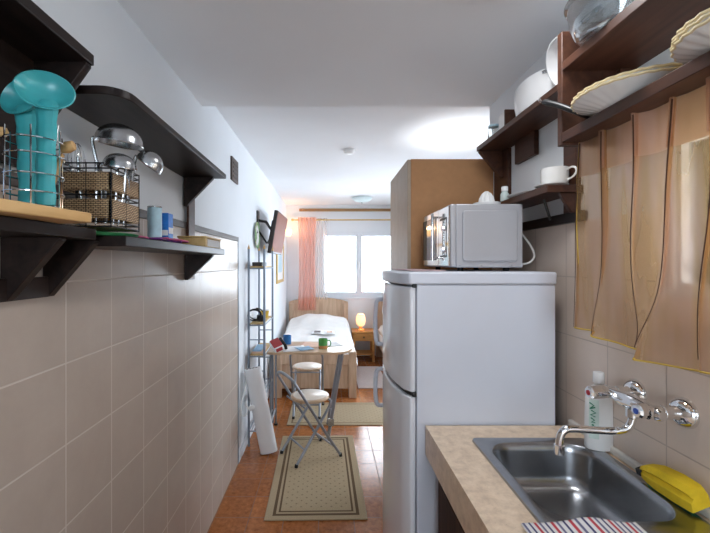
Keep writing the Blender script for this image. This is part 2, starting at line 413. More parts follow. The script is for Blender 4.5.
# right kitchen wall with the small window opening
WY0, WY1, WZ0, WZ1 = -.55, .955, 1.40, 1.765  # near end lengthened out of view to let in more daylight
mb = MB()
XI = XR+.05; WO = WY1+.30                               # the opening splays outwards
mb.box((XR, YB-.2, 0), (XI, WY0, HK)).box((XR, WY1, 0), (XI, YS, HK)).box((XR, WY0, 0), (XI, WY1, WZ0)).box((XR, WY0, WZ1), (XI, WY1, HK))
mb.box((XI, YB-.2, 0), (XR+.2, WY0, HK)).box((XI, WO, 0), (XR+.2, YS, HK)).box((XI, WY0, 0), (XR+.2, WO, WZ0-.08)).box((XI, WY0, WZ1+.08), (XR+.2, WO, HK))
struct('wall_right', mb, 'paint', 'white painted right kitchen wall around the small window', 'wall')
mb = MB()
mb.box((XR-.006, YB, 0), (XR-.0001, WY0, 1.60)).box((XR-.006, WY1, 0), (XR-.0001, YS, 1.60)).box((XR-.006, WY0, 0), (XR-.0001, WY1, WZ0))
struct('wall_right_tile', mb, 'tileR', 'beige tiling on the right wall behind sink and tap', 'wall tile')
struct('trim_3', MB().box((XR-.024, 1.27, 1.60), (XR-.0001, YS-.001, 1.635)), 'dwood', 'dark wooden batten along the right wall tiles above the microwave', 'trim', .002)
struct('wall_partition', MB().box((XR+.2, YS-.2, 0), (XRF+.2, YS, HF)), 'paint', 'bedroom wall returning behind the right kitchen wall', 'wall')
RY0, RY1, RZ0, RZ1 = 3.0, 5.2, .85, 2.15
w = MB()
def ringR(w, y0, y1, z0, z1, t):
    w.box((XRF+.05,y0,z0),(XRF+.12,y0+t,z1)).box((XRF+.05,y1-t,z0),(XRF+.12,y1,z1)).box((XRF+.05,y0+t,z0),(XRF+.12,y1-t,z0+t)).box((XRF+.05,y0+t,z1-t),(XRF+.12,y1-t,z1))
ringR(w, RY0, RY1, RZ0, RZ1, .05); w.box((XRF+.05,4.07,RZ0+.05),(XRF+.12,4.13,RZ1-.05))
rwin = struct('window_3_added', w, 'frame', 'side window added out of sight behind the wardrobe to brighten the bedroom', 'window')  # unseen opening, added for more daylight in the bedroom
MB().box((XRF+.083,RY0+.05,RZ0+.05),(XRF+.087,RY1-.05,RZ1-.05)).build('pane', 'pane', rwin)
struct('wall_bedroom_right', MB().box((XRF, YS, 0), (XRF+.2, RY0, HF)).box((XRF, RY1, 0), (XRF+.2, YF+.2, HF)).box((XRF, RY0, 0), (XRF+.2, RY1, RZ0)).box((XRF, RY0, RZ1), (XRF+.2, RY1, HF)), 'paint', 'right bedroom wall hidden behind the wardrobe', 'wall')
# back wall behind the camera; its glazed door is added to light the kitchen
mb = MB()
mb.box((-.9, YB-.2, 0), (-.45, YB, HK)).box((.60, YB-.2, 0), (1.05, YB, HK)).box((-.45, YB-.2, 2.05), (.60, YB, HK))
struct('wall_back', mb, 'paint', 'kitchen wall behind the camera with the added glazed door', 'wall')
d = MB()
d.box((-.45,YB-.12,0),(-.37,YB-.06,2.05)).box((.52,YB-.12,0),(.60,YB-.06,2.05)).box((-.37,YB-.12,1.97),(.52,YB-.06,2.05)).box((-.37,YB-.12,0),(.52,YB-.06,.95))
door = struct('door_1_added', d, 'frame', 'white glazed door added behind the camera to light the kitchen', 'door')
MB().box((-.37,YB-.092,.95),(.52,YB-.088,1.97)).build('door_pane', 'pane', door)
# far wall with the big window
FX0, FX1, FZ0, FZ1 = -.13, 1.10, .93, 1.97
mb = MB()
mb.box((-.9, YF, 0), (FX0, YF+.2, HF)).box((FX1, YF, 0), (XRF+.2, YF+.2, HF)).box((FX0, YF, 0), (FX1, YF+.2, FZ0)).box((FX0, YF, FZ1), (FX1, YF+.2, HF))
struct('wall_far', mb, 'paint', 'white far bedroom wall around the double window', 'wall')
w = MB()
def frame_ring(w, x0, x1, z0, z1, t, y0, y1):
    w.box((x0,y0,z0),(x0+t,y1,z1)).box((x1-t,y0,z0),(x1,y1,z1)).box((x0+t,y0,z0),(x1-t,y1,z0+t)).box((x0+t,y0,z1-t),(x1-t,y1,z1))
frame_ring(w, FX0, FX1, FZ0, FZ1, .03, YF-.005, YF+.07)
win = struct('window_1', w, 'frame', 'white double casement window letting bright daylight into the bedroom', 'window', .003)
xm = (FX0+FX1)/2
for x0, x1 in ((FX0+.03, xm), (xm, FX1-.03)):
    s_ = MB(); frame_ring(s_, x0, x1, FZ0+.03, FZ1-.03, .05, YF-.012, YF+.05)
    sash = s_.build('sash', 'frame', win, bevel=.004)
    MB().box((x0+.05, YF+.018, FZ0+.08), (x1-.05, YF+.022, FZ1-.08)).build('pane', 'pane', sash)
MB().box((FX0-.04, YF-.03, FZ0-.035), (FX1+.04, YF, FZ0-.003)).build('window_sill', 'frame', win, bevel=.004)
h = MB().box((xm-.012, YF-.030, 1.44), (xm+.012, YF-.012, 1.50)).box((xm-.008, YF-.042, 1.36), (xm+.008, YF-.030, 1.48)); h.build('window_handle', 'plastic', win, bevel=.003)
# kitchen window: frame, glazing bars and pane, with slatted shutter outside
w = MB()
def ringX(w, y0, y1, z0, z1, t, x0, x1):
    w.box((x0,y0,z0),(x1,y0+t,z1)).box((x0,y1-t,z0),(x1,y1,z1)).box((x0,y0+t,z0),(x1,y1-t,z0+t)).box((x0,y0+t,z1-t),(x1,y1-t,z1))
ringX(w, WY0, WY1, WZ0, WZ1, .012, XR+.006, XR+.048)
kwin = struct('window_2', w, 'frame', 'small white kitchen window with barred panes behind the brown curtain', 'window', .003)
for y in (-.30, .10, .50): MB().box((XR+.010, y-.010, WZ0+.012), (XR+.044, y+.010, WZ1-.012)).build('glazing_bar', 'frame', kwin)
MB().box((XR+.026, WY0+.012, WZ0+.012), (XR+.029, WY1-.012, WZ1-.012)).build('pane', 'pane', kwin)
g_ = MB()
for k in range(4): g_.box((XR+.060, WY0-.01, WZ0+.045+k*.085), (XR+.066, WY1+.2, WZ0+.060+k*.085))
for k in range(46): g_.box((XR+.0661, WY0+.02+k*.036, WZ0-.03), (XR+.072, WY0+.032+k*.036, WZ1+.03))
g_.build('window_grille', 'blind', kwin)
MB().box((XR-.012, WY0-.02, WZ0-.018), (XR+.03, WY1+.02, WZ0-.001)).build('window_sill', 'frame', kwin, bevel=.003)
struct('trim_4', MB().box((XR-.022, .35, .90), (XR-.0061, 1.345, .922)), 'caulk', 'white sealing strip where worktop meets the right wall', 'trim', .006)
struct('baseboard_left', MB().box((XL-.007, 2.84, 0), (XL+.004, YF, .07)), 'paint', 'low skirting along the left bedroom wall', 'baseboard')

# ------------------------------------------------------------------ left shelves
def shelf_board(x0, x1, y0, y1, z0, z1, round_near=False, round_far=False, r=.05):
    """board with rounded front corners; x0 is the wall side"""
    s = 1 if x1 > x0 else -1
    pts = [(x0, y0)]
    if round_near: pts += [(x1 - s*r + s*r*math.cos(a), y0 + r + r*math.sin(a)) for a in [-PI/2 + PI/2*i/6 for i in range(7)]]
    else: pts.append((x1, y0))
    if round_far: pts += [(x1 - s*r + s*r*math.cos(a), y1 - r + r*math.sin(a)) for a in [PI/2*i/6 for i in range(7)]]
    else: pts.append((x1, y1))
    pts.append((x0, y1))
    return MB().prism([(x, y, z0) for x, y in pts], (0, 0, z1-z0))
def bracket(xw, xf, y0, y1, zt, zb, foot=.012):
    s = 1 if xf > xw else -1
    pts = [(xw, y0, zt), (xf, y0, zt), (xf, y0, zt-.006), (xw+s*foot, y0, zb), (xw, y0, zb)]
    return MB().prism(pts, (0, y1-y0, 0))
near = thing('wall_shelf_unit', 'dark stained two tier wall shelf at the photo left edge holding the turquoise spoons', 'shelf', (XL+.006, .6, 1.38))
shelf_board(XL, -.52, .10, .87, 1.513, 1.537).build('shelf_board', 'dwood', near, bevel=.002)
shelf_board(XL, -.52, .10, .862, 1.898, 1.922).build('shelf_board', 'dwood', near, bevel=.002)
for y in (.770, .885):
    bracket(XL+.006, -.535, y, y+.022, 1.5125, 1.384).build('bracket', 'dwood', near, bevel=.0015)
MB().box((XL, .70, 1.384), (XL+.02, .885, 1.43)).build('wall_rail', 'dwood', near)
for y in (.60, .840): bracket(XL+.006, -.525, y, y+.02, 1.8975, 1.73).build('bracket', 'dwood', near, bevel=.0015)
for y0, y1 in ((.50, .585), (.66, .74)): MB().box((XL+.0065, y0, 1.5375), (XL+.022, y1, 1.8975)).build('upright', 'dwood', near)
MB().box((XL+.0065, .30, 1.66), (XL+.02, .872, 1.8975)).build('back_panel', 'dwood', near)

far = thing('wall_shelf_unit', 'longer dark two tier wall shelf further along the left wall with rounded corners', 'shelf', (XL+.006, 1.4, 1.38))
shelf_board(XL, -.474, .908, 1.80, 1.500, 1.525, False, True, .03).build('shelf_board', 'dwood', far, bevel=.002)
shelf_board(XL-.006, -.474, .895, 1.80, 1.852, 1.872, True, False, .06).build('shelf_board', 'dwood', far, bevel=.002)
bracket(XL+.006, -.525, 1.76, 1.782, 1.4995, 1.384).build('bracket', 'dwood', far, bevel=.0015)
bracket(XL, -.525, 1.76, 1.782, 1.8515, 1.72).build('bracket', 'dwood', far, bevel=.0015)
MB().box((XL+.0065, 1.782, 1.384), (XL+.018, 1.86, 1.86)).build('upright', 'rwood', far)
# fridge-side wall plate
# dark square cover high on the left wall
t = thing('vent_cover', 'small dark brown square cover high on the left wall', 'vent cover', (XL-.007, 2.72, 2.03))
MB().box((XL-.0068, 2.63, 2.03), (XL+.006, 2.81, 2.19)).build('cover_plate', flat('brown_cover', (.075,.05,.04), .5), t, bevel=.002)
for k in range(4): MB().box((XL+.006, 2.655, 2.055+k*.03), (XL+.009, 2.785, 2.067+k*.03)).build('louvre', flat('brown_louvre', (.05,.035,.03), .5), t)

# ------------------------------------------------------------------ things on the left shelves
# chopping board, turned a little so its corner hangs over the front edge
cb_rz = -math.radians(10)
t = MB(); t.box((-.06,-.20,0),(.06,.20,.020), T(-.550,.563,1.5375,0,0,cb_rz)); tag(t.build('chopping_board', 'beech', bevel=.003), 'light wooden chopping board lying on the near left shelf', 'chopping board')
ZB = 1.5576
hx, hy = -.541, .715
t = thing('utensil_holder', 'round chrome wire holder on the chopping board with turquoise spoons', 'utensil holder', (hx, hy, ZB))
R = .046
for z in (.004, .03, .062, .098, .125):
    MB().tube([(hx+R*math.cos(2*PI*k/28), hy+R*math.sin(2*PI*k/28), ZB+z) for k in range(28)], .0016, 6, closed=True).build('wire_ring', 'chrome', t)
for k in range(6):
    a = 2*PI*k/6+.0
    MB().tube([(hx+R*math.cos(a), hy+R*math.sin(a), ZB), (hx+R*math.cos(a), hy+R*math.sin(a), ZB+.145)], .0016, 6).build('upright_wire', 'chrome', t)
MB().tube([(hx+R*math.cos(2*PI*k/20)*.98*(k%2*.9+.1), hy+R*math.sin(2*PI*k/20)*.98*(k%2*.9+.1), ZB+.003) for k in range(20)], .0012, 5).build('wire_base', 'chrome', t)
MB().lathe([(0,-.009),(.005,-.008),(.009,0),(.006,.007),(0,.009)], T(hx-R+.004, hy-.02, ZB+.138), 16).build('wooden_knob', 'beech', t)
def salad_spoon(x, y, z0, tilt, yaw, lean, label, name='salad_spoon'):
    r = thing(name, label, 'spoon', (x, y, z0), 0, 'turquoise salad servers')
    # broad fluted handle: an oval bar whose width swells and narrows, running straight into the head
    prof = [(0,0)] + [(.0175+.0012*math.sin(k*.8), .004+.150*k/20) for k in range(21)] + [(.0195,.172),(.021,.186),(.014,.194),(0,.196)]
    MB().lathe(prof, T(x,y,z0,0,tilt,0), 28, 1, .5, wave=(9,.04)).build('handle', 'teal', r)
    mt = T(x,y,z0,0,tilt,0) @ T(0,-.004,.208,PI/2+lean,0,yaw)
    MB().lathe([(0,-.016),(.016,-.014),(.031,-.006),(.0385,.003),(.042,.007),(.040,.0085),(.030,-.002),(.016,-.010),(0,-.012)], mt, 36, 1.10, .90).build('bowl', 'teal', r)
    return r
salad_spoon(-.514, .705, ZB+.004, .015, .55, -.22, 'turquoise plastic salad spoon with round head, right of the pair')
salad_spoon(-.562, .728, ZB+.004, -.03, -.2, -.2, 'turquoise plastic salad spoon tilted left, partly behind the other')
# metal forks in the holder
def fork(p, q, label, name='fork', cat='fork', group='forks in the wire holder'):
    p, q = Vector(p), Vector(q); d = (q-p).normalized(); r = thing(name, label, cat, p, 0, group)
    n = Vector((1,0,0)) - d*d.x; n.normalize()
    MB().tube([p, p.lerp(q,.7)], [.0035,.0022], 8).build('handle', 'steel', r)
    h = MB(); h.tube([p.lerp(q,.7), p.lerp(q,.78)], [.0022,.006], 8)
    for k in (-1.5,-.5,.5,1.5): h.tube([p.lerp(q,.78)+n*k*.0032, q+n*k*.0036], .0011, 5)
    h.build('tines', 'steel', r)
fork((-.532,.732,ZB+.006), (-.508,.722,ZB+.160), 'steel fork upright in the wire holder right of the turquoise spoons')
fork((-.565,.748,ZB+.006), (-.590,.752,ZB+.185), 'steel fork leaning left in the wire holder')
r = thing('wooden_spoon', 'wooden spoon with its pale end leaning out right from the wire holder', 'wooden spoon', (-.56,.72,ZB))
MB().tube([(-.535,.735,ZB+.008), (-.512,.745,ZB+.112)], [.004,.005], 10).build('handle', 'beech', r)
MB().lathe([(0,-.016),(.008,-.013),(.0115,0),(.009,.013),(0,.017)], T(-.503,.748,ZB+.126,0,1.25,0), 16, 1, .8).build('spoon_end', 'beech', r)
# crumpled blue bag behind
def crumple(u, v):
    a = 2*PI*u; zz = v
    r = .024*math.sin(PI*min(.96, zz*.9+.08))**.6*(1+.18*math.sin(5*a+zz*7)+.12*math.sin(9*a-zz*11))
    return (-.622+r*.55*math.cos(a), .655+r*2.0*math.sin(a), ZB+.001+.125*zz)
tag(MB().grid(crumple, 28, 12).build('plastic_bag', flat('blue_white_bag', (.35,.48,.66), .35, var=.4, scale=55), angle=60), 'crumpled blue and white plastic bag behind the wire holder at the photo edge', 'bag')
# green tray + basket
tag(MB().lathe([(0,0),(.066,0),(.072,.006),(.070,.007),(.064,.003),(0,.003)], T(-.555,.965,1.526), 40, 1, 1.25).build('oval_tray', 'green'), 'flat green tray under the wicker cutlery basket', 'tray')
BX0, BX1, BY0, BY1 = -.608, -.500, .890, 1.015
BZ = 1.542
bk = thing('cutlery_basket', 'wicker and black wire cutlery basket full of ladles on the left shelf', 'basket', ((BX0+BX1)/2, (BY0+BY1)/2, BZ))
def rect_path(o, z): return [(BX0-o,BY0-o,z),(BX1+o,BY0-o,z),(BX1+o,BY1+o,z),(BX0-o,BY1+o,z)]
for z0, z1, nm in ((.022,.066,'wicker_band'), (.086,.128,'wicker_band')):
    q = MB(); t_ = .004
    for a, b in zip(rect_path(0,0), rect_path(0,0)[1:]+rect_path(0,0)[:1]):
        x0, x1 = sorted((a[0], b[0])); y0, y1 = sorted((a[1], b[1]))
        q.box((x0-t_, y0-t_, BZ+z0), (x1+t_, y1+t_, BZ+z1))
    q.build(nm, 'wicker', bk, bevel=.002)
for z in (.003, .014, .076, .136, .148):
    p = rect_path(.003, BZ+z); MB().tube([Vector(p[i]).lerp(Vector(p[(i+1)%4]), f) for i in range(4) for f in (.03,.5,.97)], .0018, 6, closed=True).build('wire_rail', 'black', bk)
for i in range(4):
    a, b = rect_path(.003,0)[i], rect_path(.003,0)[(i+1)%4]
    for f in (0, .5):
        p = Vector(a).lerp(Vector(b), f); MB().tube([(p.x,p.y,BZ), (p.x,p.y,BZ+.150)], .0015, 6).build('upright_wire', 'black', bk)
MB().box((BX0+.002,BY0+.002,BZ+.003),(BX1-.002,BY1-.002,BZ+.006)).build('basket_floor', 'wicker', bk)
def ladle(c, r, tilt, base, label, deep=.75):
    """bowl hanging open side down at c, handle running down into the basket"""
    o = thing('ladle', label, 'ladle', base, 0, 'steel ladles in the wicker basket')
    mt = T(*c) @ Euler(tilt).to_matrix().to_4x4()
    pr = [(r*math.sin(PI/2*k/8), r*deep*math.cos(PI/2*k/8)) for k in range(9)]
    pr += [(r*1.04,-.004),(r*1.03,-.006)] + [(r*.965*math.sin(PI/2*k/8), r*deep*.94*math.cos(PI/2*k/8)) for k in range(8,-1,-1)]
    MB().lathe(pr, mt, 36).build('bowl', 'steel', o)
    e = mt @ Vector((-r*.99,0,0))
    MB().tube(bez([e, e+Vector((-.006,.0,-.012)), Vector(base).lerp(e,.55), base], 14), [.0045]*13, 8).build('handle', 'steel', o)
ladle((-.520,.965,1.762), .054, (.1,.10,.4), (-.560,.975,BZ+.02), 'large steel ladle with deep pan shaped bowl, highest in the wicker basket', .80)
ladle((-.492,.915,1.690), .036, (.15,.10,.3), (-.545,.95,BZ+.02), 'smaller steel ladle below the big one in the wicker basket', .8)
ladle((-.455,.985,1.712), .034, (.1,.62,.35), (-.53,1.0,BZ+.02), 'steel ladle tilted to the right out of the wicker basket', .95)
# whisk wires and cutlery handles
o = thing('whisk', 'thin wire whisk standing at the left corner of the wicker basket', 'whisk', (-.59,.92,BZ+.01))
MB().tube([(-.59,.915,BZ+.012), (-.592,.912,BZ+.10)], .0035, 8).build('handle', 'black', o)
for k in range(4):
    a = PI*k/4; dx, dy = math.cos(a)*.017, math.sin(a)*.017
    MB().tube(bez([(-.592,.912,BZ+.10),(-.592+dx,.912+dy,BZ+.15),(-.592+dx*.8,.912+dy*.8,BZ+.185),(-.592,.912,BZ+.2),(-.592-dx*.8,.912-dy*.8,BZ+.185),(-.592-dx,.912-dy,BZ+.15),(-.592,.912,BZ+.10)], 30), .0008, 5).build('wire_loop', 'chrome', o)
cut = [((-.515,.93),(-.505,.925),.158,'steel handle standing in the near right corner of the basket'), ((-.512,.945),(-.497,.945),.165,'steel handle leaning right behind the corner one in the basket'), ((-.51,.965),(-.500,.966),.152,'steel handle third from the near corner of the basket'), ((-.575,.915),(-.580,.905),.165,'steel handle standing near the left corner of the basket'), ((-.545,.91),(-.541,.905),.158,'steel handle standing in the middle of the basket front')]
for (ax, ay), (bx, by), hh, lb in cut:
    o = MB(); o.tube([(ax,ay,BZ+.012), (bx,by,BZ+hh*.6), (bx+(bx-ax)*.35,by+(by-ay)*.35,BZ+hh)], [.002,.0035,.0045], 8)
    tag(o.build('table_knife', 'steel'), lb, 'knife', 'cutlery in the wicker basket')
# blue printed boxes/cans
t = thing('tumbler', 'tall pale blue cylindrical tumbler beside the basket on the left shelf', 'tumbler', (-.555,1.215,1.5255))
MB().lathe([(0,0),(.021,0),(.0215,.004),(.0215,.110),(.019,.112)], T(-.555,1.240,1.5255), 32).build('tumbler_body', 'bluepale', t)
MB().lathe([(.0195,.1122),(.022,.1122),(.022,.116),(.0195,.116),(.0195,.1122)], T(-.555,1.240,1.5255), 32).build('rim', 'steel', t)
t = thing('carton', 'small bright blue and white carton right of the pale tumbler', 'carton', (-.545,1.285,1.5255))
MB().box((-.566,1.290,1.5255),(-.532,1.330,1.628)).build('carton_body', 'bluesat', t, bevel=.002)
MB().box((-.5318,1.292,1.560),(-.5311,1.328,1.580)).build('white_band', 'paper', t)
MB().box((-.5655,1.2892,1.553),(-.533,1.2898,1.571)).build('white_band', 'paper', t)
# tangled bead strings
random.seed(3)
pts = [(-.535+random.uniform(-.03,.04), 1.10+.02*k+random.uniform(-.02,.02), 1.5305+random.uniform(0,.008)) for k in range(14)]
t = thing('bead_string', 'tangled purple and red beads lying in front of the blue carton', 'beads', (-.53,1.22,1.5255))
MB().tube(bez(pts, 90), .0035, 6).build('bead_strand', 'purple', t)
pts = [(p[0]+random.uniform(-.015,.02), p[1]+random.uniform(-.03,.03), p[2]+.003) for p in pts]
MB().tube(bez(pts, 90), .0028, 6).build('bead_strand', flat('pink_beads', (.55,.12,.25), .4, var=.3, scale=60), t)
MB().tube(bez([(x-.02, y+.03, z) for x, y, z in pts[:10]], 60), .0022, 6).build('bead_strand', 'paper', t)
# flat wooden box
t = thing('wooden_box', 'flat pine box at the far end of the left lower shelf', 'box', (-.55,1.63,1.5255))
MB().box((-.60,1.55,1.5255),(-.490,1.76,1.562)).build('box_body', 'boxwood', t, bevel=.002)
MB().box((-.603,1.547,1.5625),(-.487,1.763,1.570)).build('lid', 'boxwood', t, bevel=.002)
MB().box((-.4895,1.57,1.530),(-.4885,1.745,1.558)).build('paper_label', 'paper', t)

# ------------------------------------------------------------------ right shelves
ru = thing('wall_shelf_unit', 'open reddish brown shelf unit over the curtain holding the plates', 'shelf', (XR, .7, 1.79))
XF = .65
def tilt_board(x0, x1, y0, y1, z0, z1): return MB().box((x0,y0,z0),(x1,y1,z1))
tilt_board(XF, XR-.0005, .15, 1.08, 1.797, 1.824).build('shelf_board', 'rwood', ru, bevel=.002)
tilt_board(XF, XR-.0005, .15, 1.08, 1.996, 2.020).build('shelf_board', 'rwood', ru, bevel=.002)
MB().box((XF, 1.08, 1.79), (XR-.0005, 1.102, 2.107)).build('side_panel', 'rwood', ru, bevel=.002)
MB().prism([(XR-.0005,1.079,1.8245),(XR-.06,1.079,1.8245),(XR-.10,1.079,1.86),(XR-.06,1.079,1.93),(XR-.05,1.079,1.9955),(XR-.0005,1.079,1.9955)], (0,-.016,0)).build('curved_bracket', 'rwood', ru, bevel=.002)
r2 = thing('wall_shelf_unit', 'dark brown two tier wall shelf above fridge and microwave', 'shelf', (XR, 1.6, 1.6))
MB().box((.714, 1.104, 1.998), (XR-.0005, 1.87, 2.020)).build('shelf_board', 'rwood', r2, bevel=.002)
MB().box((.728, 1.29, 1.697), (XR-.0005, 1.70, 1.722)).build('shelf_board', 'rwood', r2, bevel=.002)
bracket(XR-.018, .720, 1.845, 1.868, 1.9975, 1.87).build('bracket', 'rwood', r2, bevel=.002)
MB().box((XR-.018, 1.80, 1.636), (XR-.0005, 1.95, 1.9975)).build('upright', 'rwood', r2, bevel=.002)
MB().box((XR-.018, 1.305, 1.6355), (XR-.0005, 1.375, 1.9975)).build('upright', 'rwood', r2, bevel=.002)
MB().box((XR-.020, 1.565, 1.90), (XR-.0005, 1.73, 1.9975)).build('hanging_block', 'rwood', r2, bevel=.002)
bracket(XR-.024, .775, 1.295, 1.312, 1.6965, 1.63).build('bracket', 'rwood', r2, bevel=.002)
MB().tube([(.80,1.44,1.6965),(XR-.026,1.44,1.62)], .005, 8).build('strut', 'black', r2)

# plates (scalloped), stacked on the near right shelf
def plate(x, y, z, r, tilt, label, rz=0, group='scalloped plates on the right shelf'):
    o = thing('dinner_plate', label, 'plate', (x, y, z), 0, group)
    mt = T(x, y, z) @ Euler(tilt).to_matrix().to_4x4() @ T(0,0,0,0,0,rz)
    MB().lathe([(0,0),(r*.55,0),(r*.60,.004),(r*.92,.020),(r*.99,.026),(r*.995,.029),(r*.9,.024),(r*.58,.008),(0,.006)], mt, 120, wave=(30,.016)).build('plate_body', 'porc', o)
    MB().lathe([(r*.992,.0255),(r*1.012,.0275),(r*1.010,.0305),(r*.985,.0305),(r*.985,.0255),(r*.992,.0255)], mt, 120, wave=(30,.016)).build('rim', flat('cream_rim', (.72,.60,.36), .3, var=.08), o)
plate(.715, .905, 1.8245, .125, (0,0,0), 'scalloped white plate lowest of the pile beside the black handled spatula')
plate(.718, .905, 1.8335, .125, (0,0,0), 'scalloped white plate on top of the pile beside the black handled spatula', .1)
plate(.734, .645, 1.8245, .122, (0,0,0), 'scalloped white plate at the photo right edge, lowest of its pile')
plate(.734, .645, 1.8335, .122, (0,0,0), 'second scalloped white plate on the pile at the photo right edge', .1)
plate(.736, .645, 1.8425, .122, (0,0,0), 'uppermost scalloped white plate of the pile at the photo right edge', .05)
t = thing('spatula', 'spatula under the plates with long black handle sticking out past the shelf end', 'spatula', (.70,1.03,1.8245))
MB().prism([(.665,1.045,1.8248),(.715,1.060,1.8248),(.745,1.000,1.8248),(.690,.985,1.8248)], (0,0,.003)).build('blade', flat('green_blade', (.05,.18,.07), .4), t, bevel=.001)
MB().tube(bez([(.695,1.012,1.833),(.662,1.022,1.855),(.638,1.072,1.896),(.621,1.120,1.926)], 16), [.004,.005,.006,.006,.007,.007,.007,.008,.008,.008,.008,.008,.008,.008,.009,.007], 10).build('handle', 'black', t)
MB().lathe([(.0045,-.002),(.0065,-.002),(.0065,.002),(.0045,.002),(.0045,-.002)], T(.616,1.130,1.934,1.2,0,.4), 14).build('hanging_ring', 'chrome', t)
# clear glass casserole on the top board
t = thing('glass_casserole', 'clear glass casserole overhanging the top shelf board at the ceiling', 'casserole', (.70,.98,2.0205))
MB().lathe([(0,0),(.066,0),(.080,.008),(.094,.045),(.098,.085),(.104,.088),(.104,.092),(.094,.090),(.089,.047),(.076,.013),(0,.006)], T(.702,.955,2.0206), 48).build('casserole_body', 'cutglass', t)
MB().lathe([(.105,.093),(.103,.097),(.07,.118),(.02,.130),(0,.131),(0,.127),(.02,.126),(.068,.114),(.099,.094),(.105,.093)], T(.702,.955,2.0206), 48).build('lid', 'cutglass', t)
MB().lathe([(0,.1315),(.012,.1315),(.010,.140),(.018,.152),(0,.156)], T(.702,.955,2.0206), 20).build('lid_knob', 'steel', t)
for s in (-1,1):
    MB().tube(bez([(.702+s*.035,.955-.098,2.098),(.702+s*.03,.955-.122,2.10),(.702-s*.0,.955-.128,2.10)], 10), .006, 8).build('handle', 'cutglass', t)
# white pot and small pieces on the upper far right shelf
t = thing('white_pot', 'white enamel pot with grey side grip on the upper right shelf', 'pot', (.785,1.43,2.0205))
MB().lathe([(0,0),(.050,0),(.058,.006),(.064,.05),(.062,.105),(.057,.113),(.053,.112),(.058,.104),(.06,.05),(.055,.008),(0,.005)], T(.778,1.44,2.0206), 48, 1, 2.0).build('pot_body', 'white', t)
MB().rbox((.752,1.315,2.118), (.020,.055,.010), (0,.1,.25)).build('grip', 'steel', t, bevel=.003)
MB().rbox((.7245,1.49,2.085), (.003,.028,.016)).build('emblem', flat('blue_grey_mark', (.20,.26,.36), .4), t)
t = thing('enamel_lid', 'white conical lid leaning on the wall behind the white pot', 'lid', (.80,1.22,2.0205))
MB().lathe([(0,.10),(.03,.09),(.075,.02),(.078,.0),(.074,.0),(.07,.02),(.028,.085),(0,.094)], T(.80,1.21,2.022,0,-.35,0) @ T(0,0,.085,0,PI/2,0) @ T(0,0,-.045), 40).build('lid_body', 'white', t)
MB().rbox((.758,1.20,2.115), (.012,.03,.012)).build('grip', 'steel', t, bevel=.003)
t = thing('spice_box', 'small pale box with brown side on the far end of the upper right shelf', 'box', (.78,1.67,2.0205))
MB().box((.745,1.64,2.0206),(.80,1.70,2.105)).build('box_body', 'white', t, bevel=.002)
MB().box((.743,1.632,2.0206),(.802,1.6399,2.108)).build('brown_end', 'rwood', t)
for (x, y, lb) in ((.755,1.77,'clear glass jar at the tip of the upper right shelf'), (.80,1.745,'clear glass jar nearer the wall on the upper right shelf')):
    o = thing('glass_jar', lb, 'jar', (x,y,2.0205), 0, 'glass jars on the upper right shelf')
    MB().lathe([(0,0),(.024,0),(.027,.004),(.027,.045),(.022,.052),(.022,.058),(.020,.058),(.020,.052),(.024,.044),(.024,.006),(0,.004)], T(x,y,2.0206), 28).build('jar_body', 'glass', o)
    MB().lathe([(0,.0585),(.024,.0585),(.024,.068),(0,.069)], T(x,y,2.0206), 28).build('lid', 'bluepale', o)
# small things on the lower far right shelf and on the microwave
t = thing('tea_cup', 'white ribbed cup on a saucer at the near end of the lower right shelf', 'cup', (.785,1.36,1.7225))
MB().lathe([(0,.008),(.030,.008),(.040,.013),(.043,.022),(.043,.066),(.041,.067),(.040,.023),(.036,.015),(0,.012)], T(.787,1.350,1.7226), 60, wave=(30,.008)).build('cup_body', 'porc', t)
MB().tube(bez([(.808,1.314,1.779),(.816,1.300,1.784),(.822,1.290,1.778),(.823,1.288,1.764),(.817,1.298,1.750),(.809,1.313,1.744)], 25), .0035, 8).build('handle', 'porc', t)
s_ = MB().lathe([(0,0),(.03,0),(.052,.007),(.053,.009),(.03,.004),(0,.003)], T(.777,1.352,1.7226), 48); tag(s_.build('saucer', 'porc'), 'white saucer under the ribbed cup on the lower right shelf', 'saucer')
t = MB().lathe([(0,0),(.05,0),(.085,.008),(.088,.011),(.084,.0115),(.05,.005),(0,.004)], T(.775,1.535,1.7226), 48, .62, 1); tag(t.build('oval_dish', 'porc'), 'flat white oval dish in the middle of the lower right shelf', 'dish')
t = thing('small_bottle', 'little glass bottle with white cap at the far end of the lower right shelf', 'bottle', (.755,1.665,1.7225))
MB().lathe([(0,0),(.016,0),(.018,.003),(.018,.032),(.012,.042),(.012,.046),(0,.046)], T(.755,1.662,1.7226), 24).build('bottle_body', flat('pale_glass_bottle', (.55,.64,.62), .15), t)
MB().lathe([(0,.0465),(.0135,.0465),(.0135,.064),(.012,.066),(0,.066)], T(.755,1.662,1.7226), 24).build('cap', 'white', t)

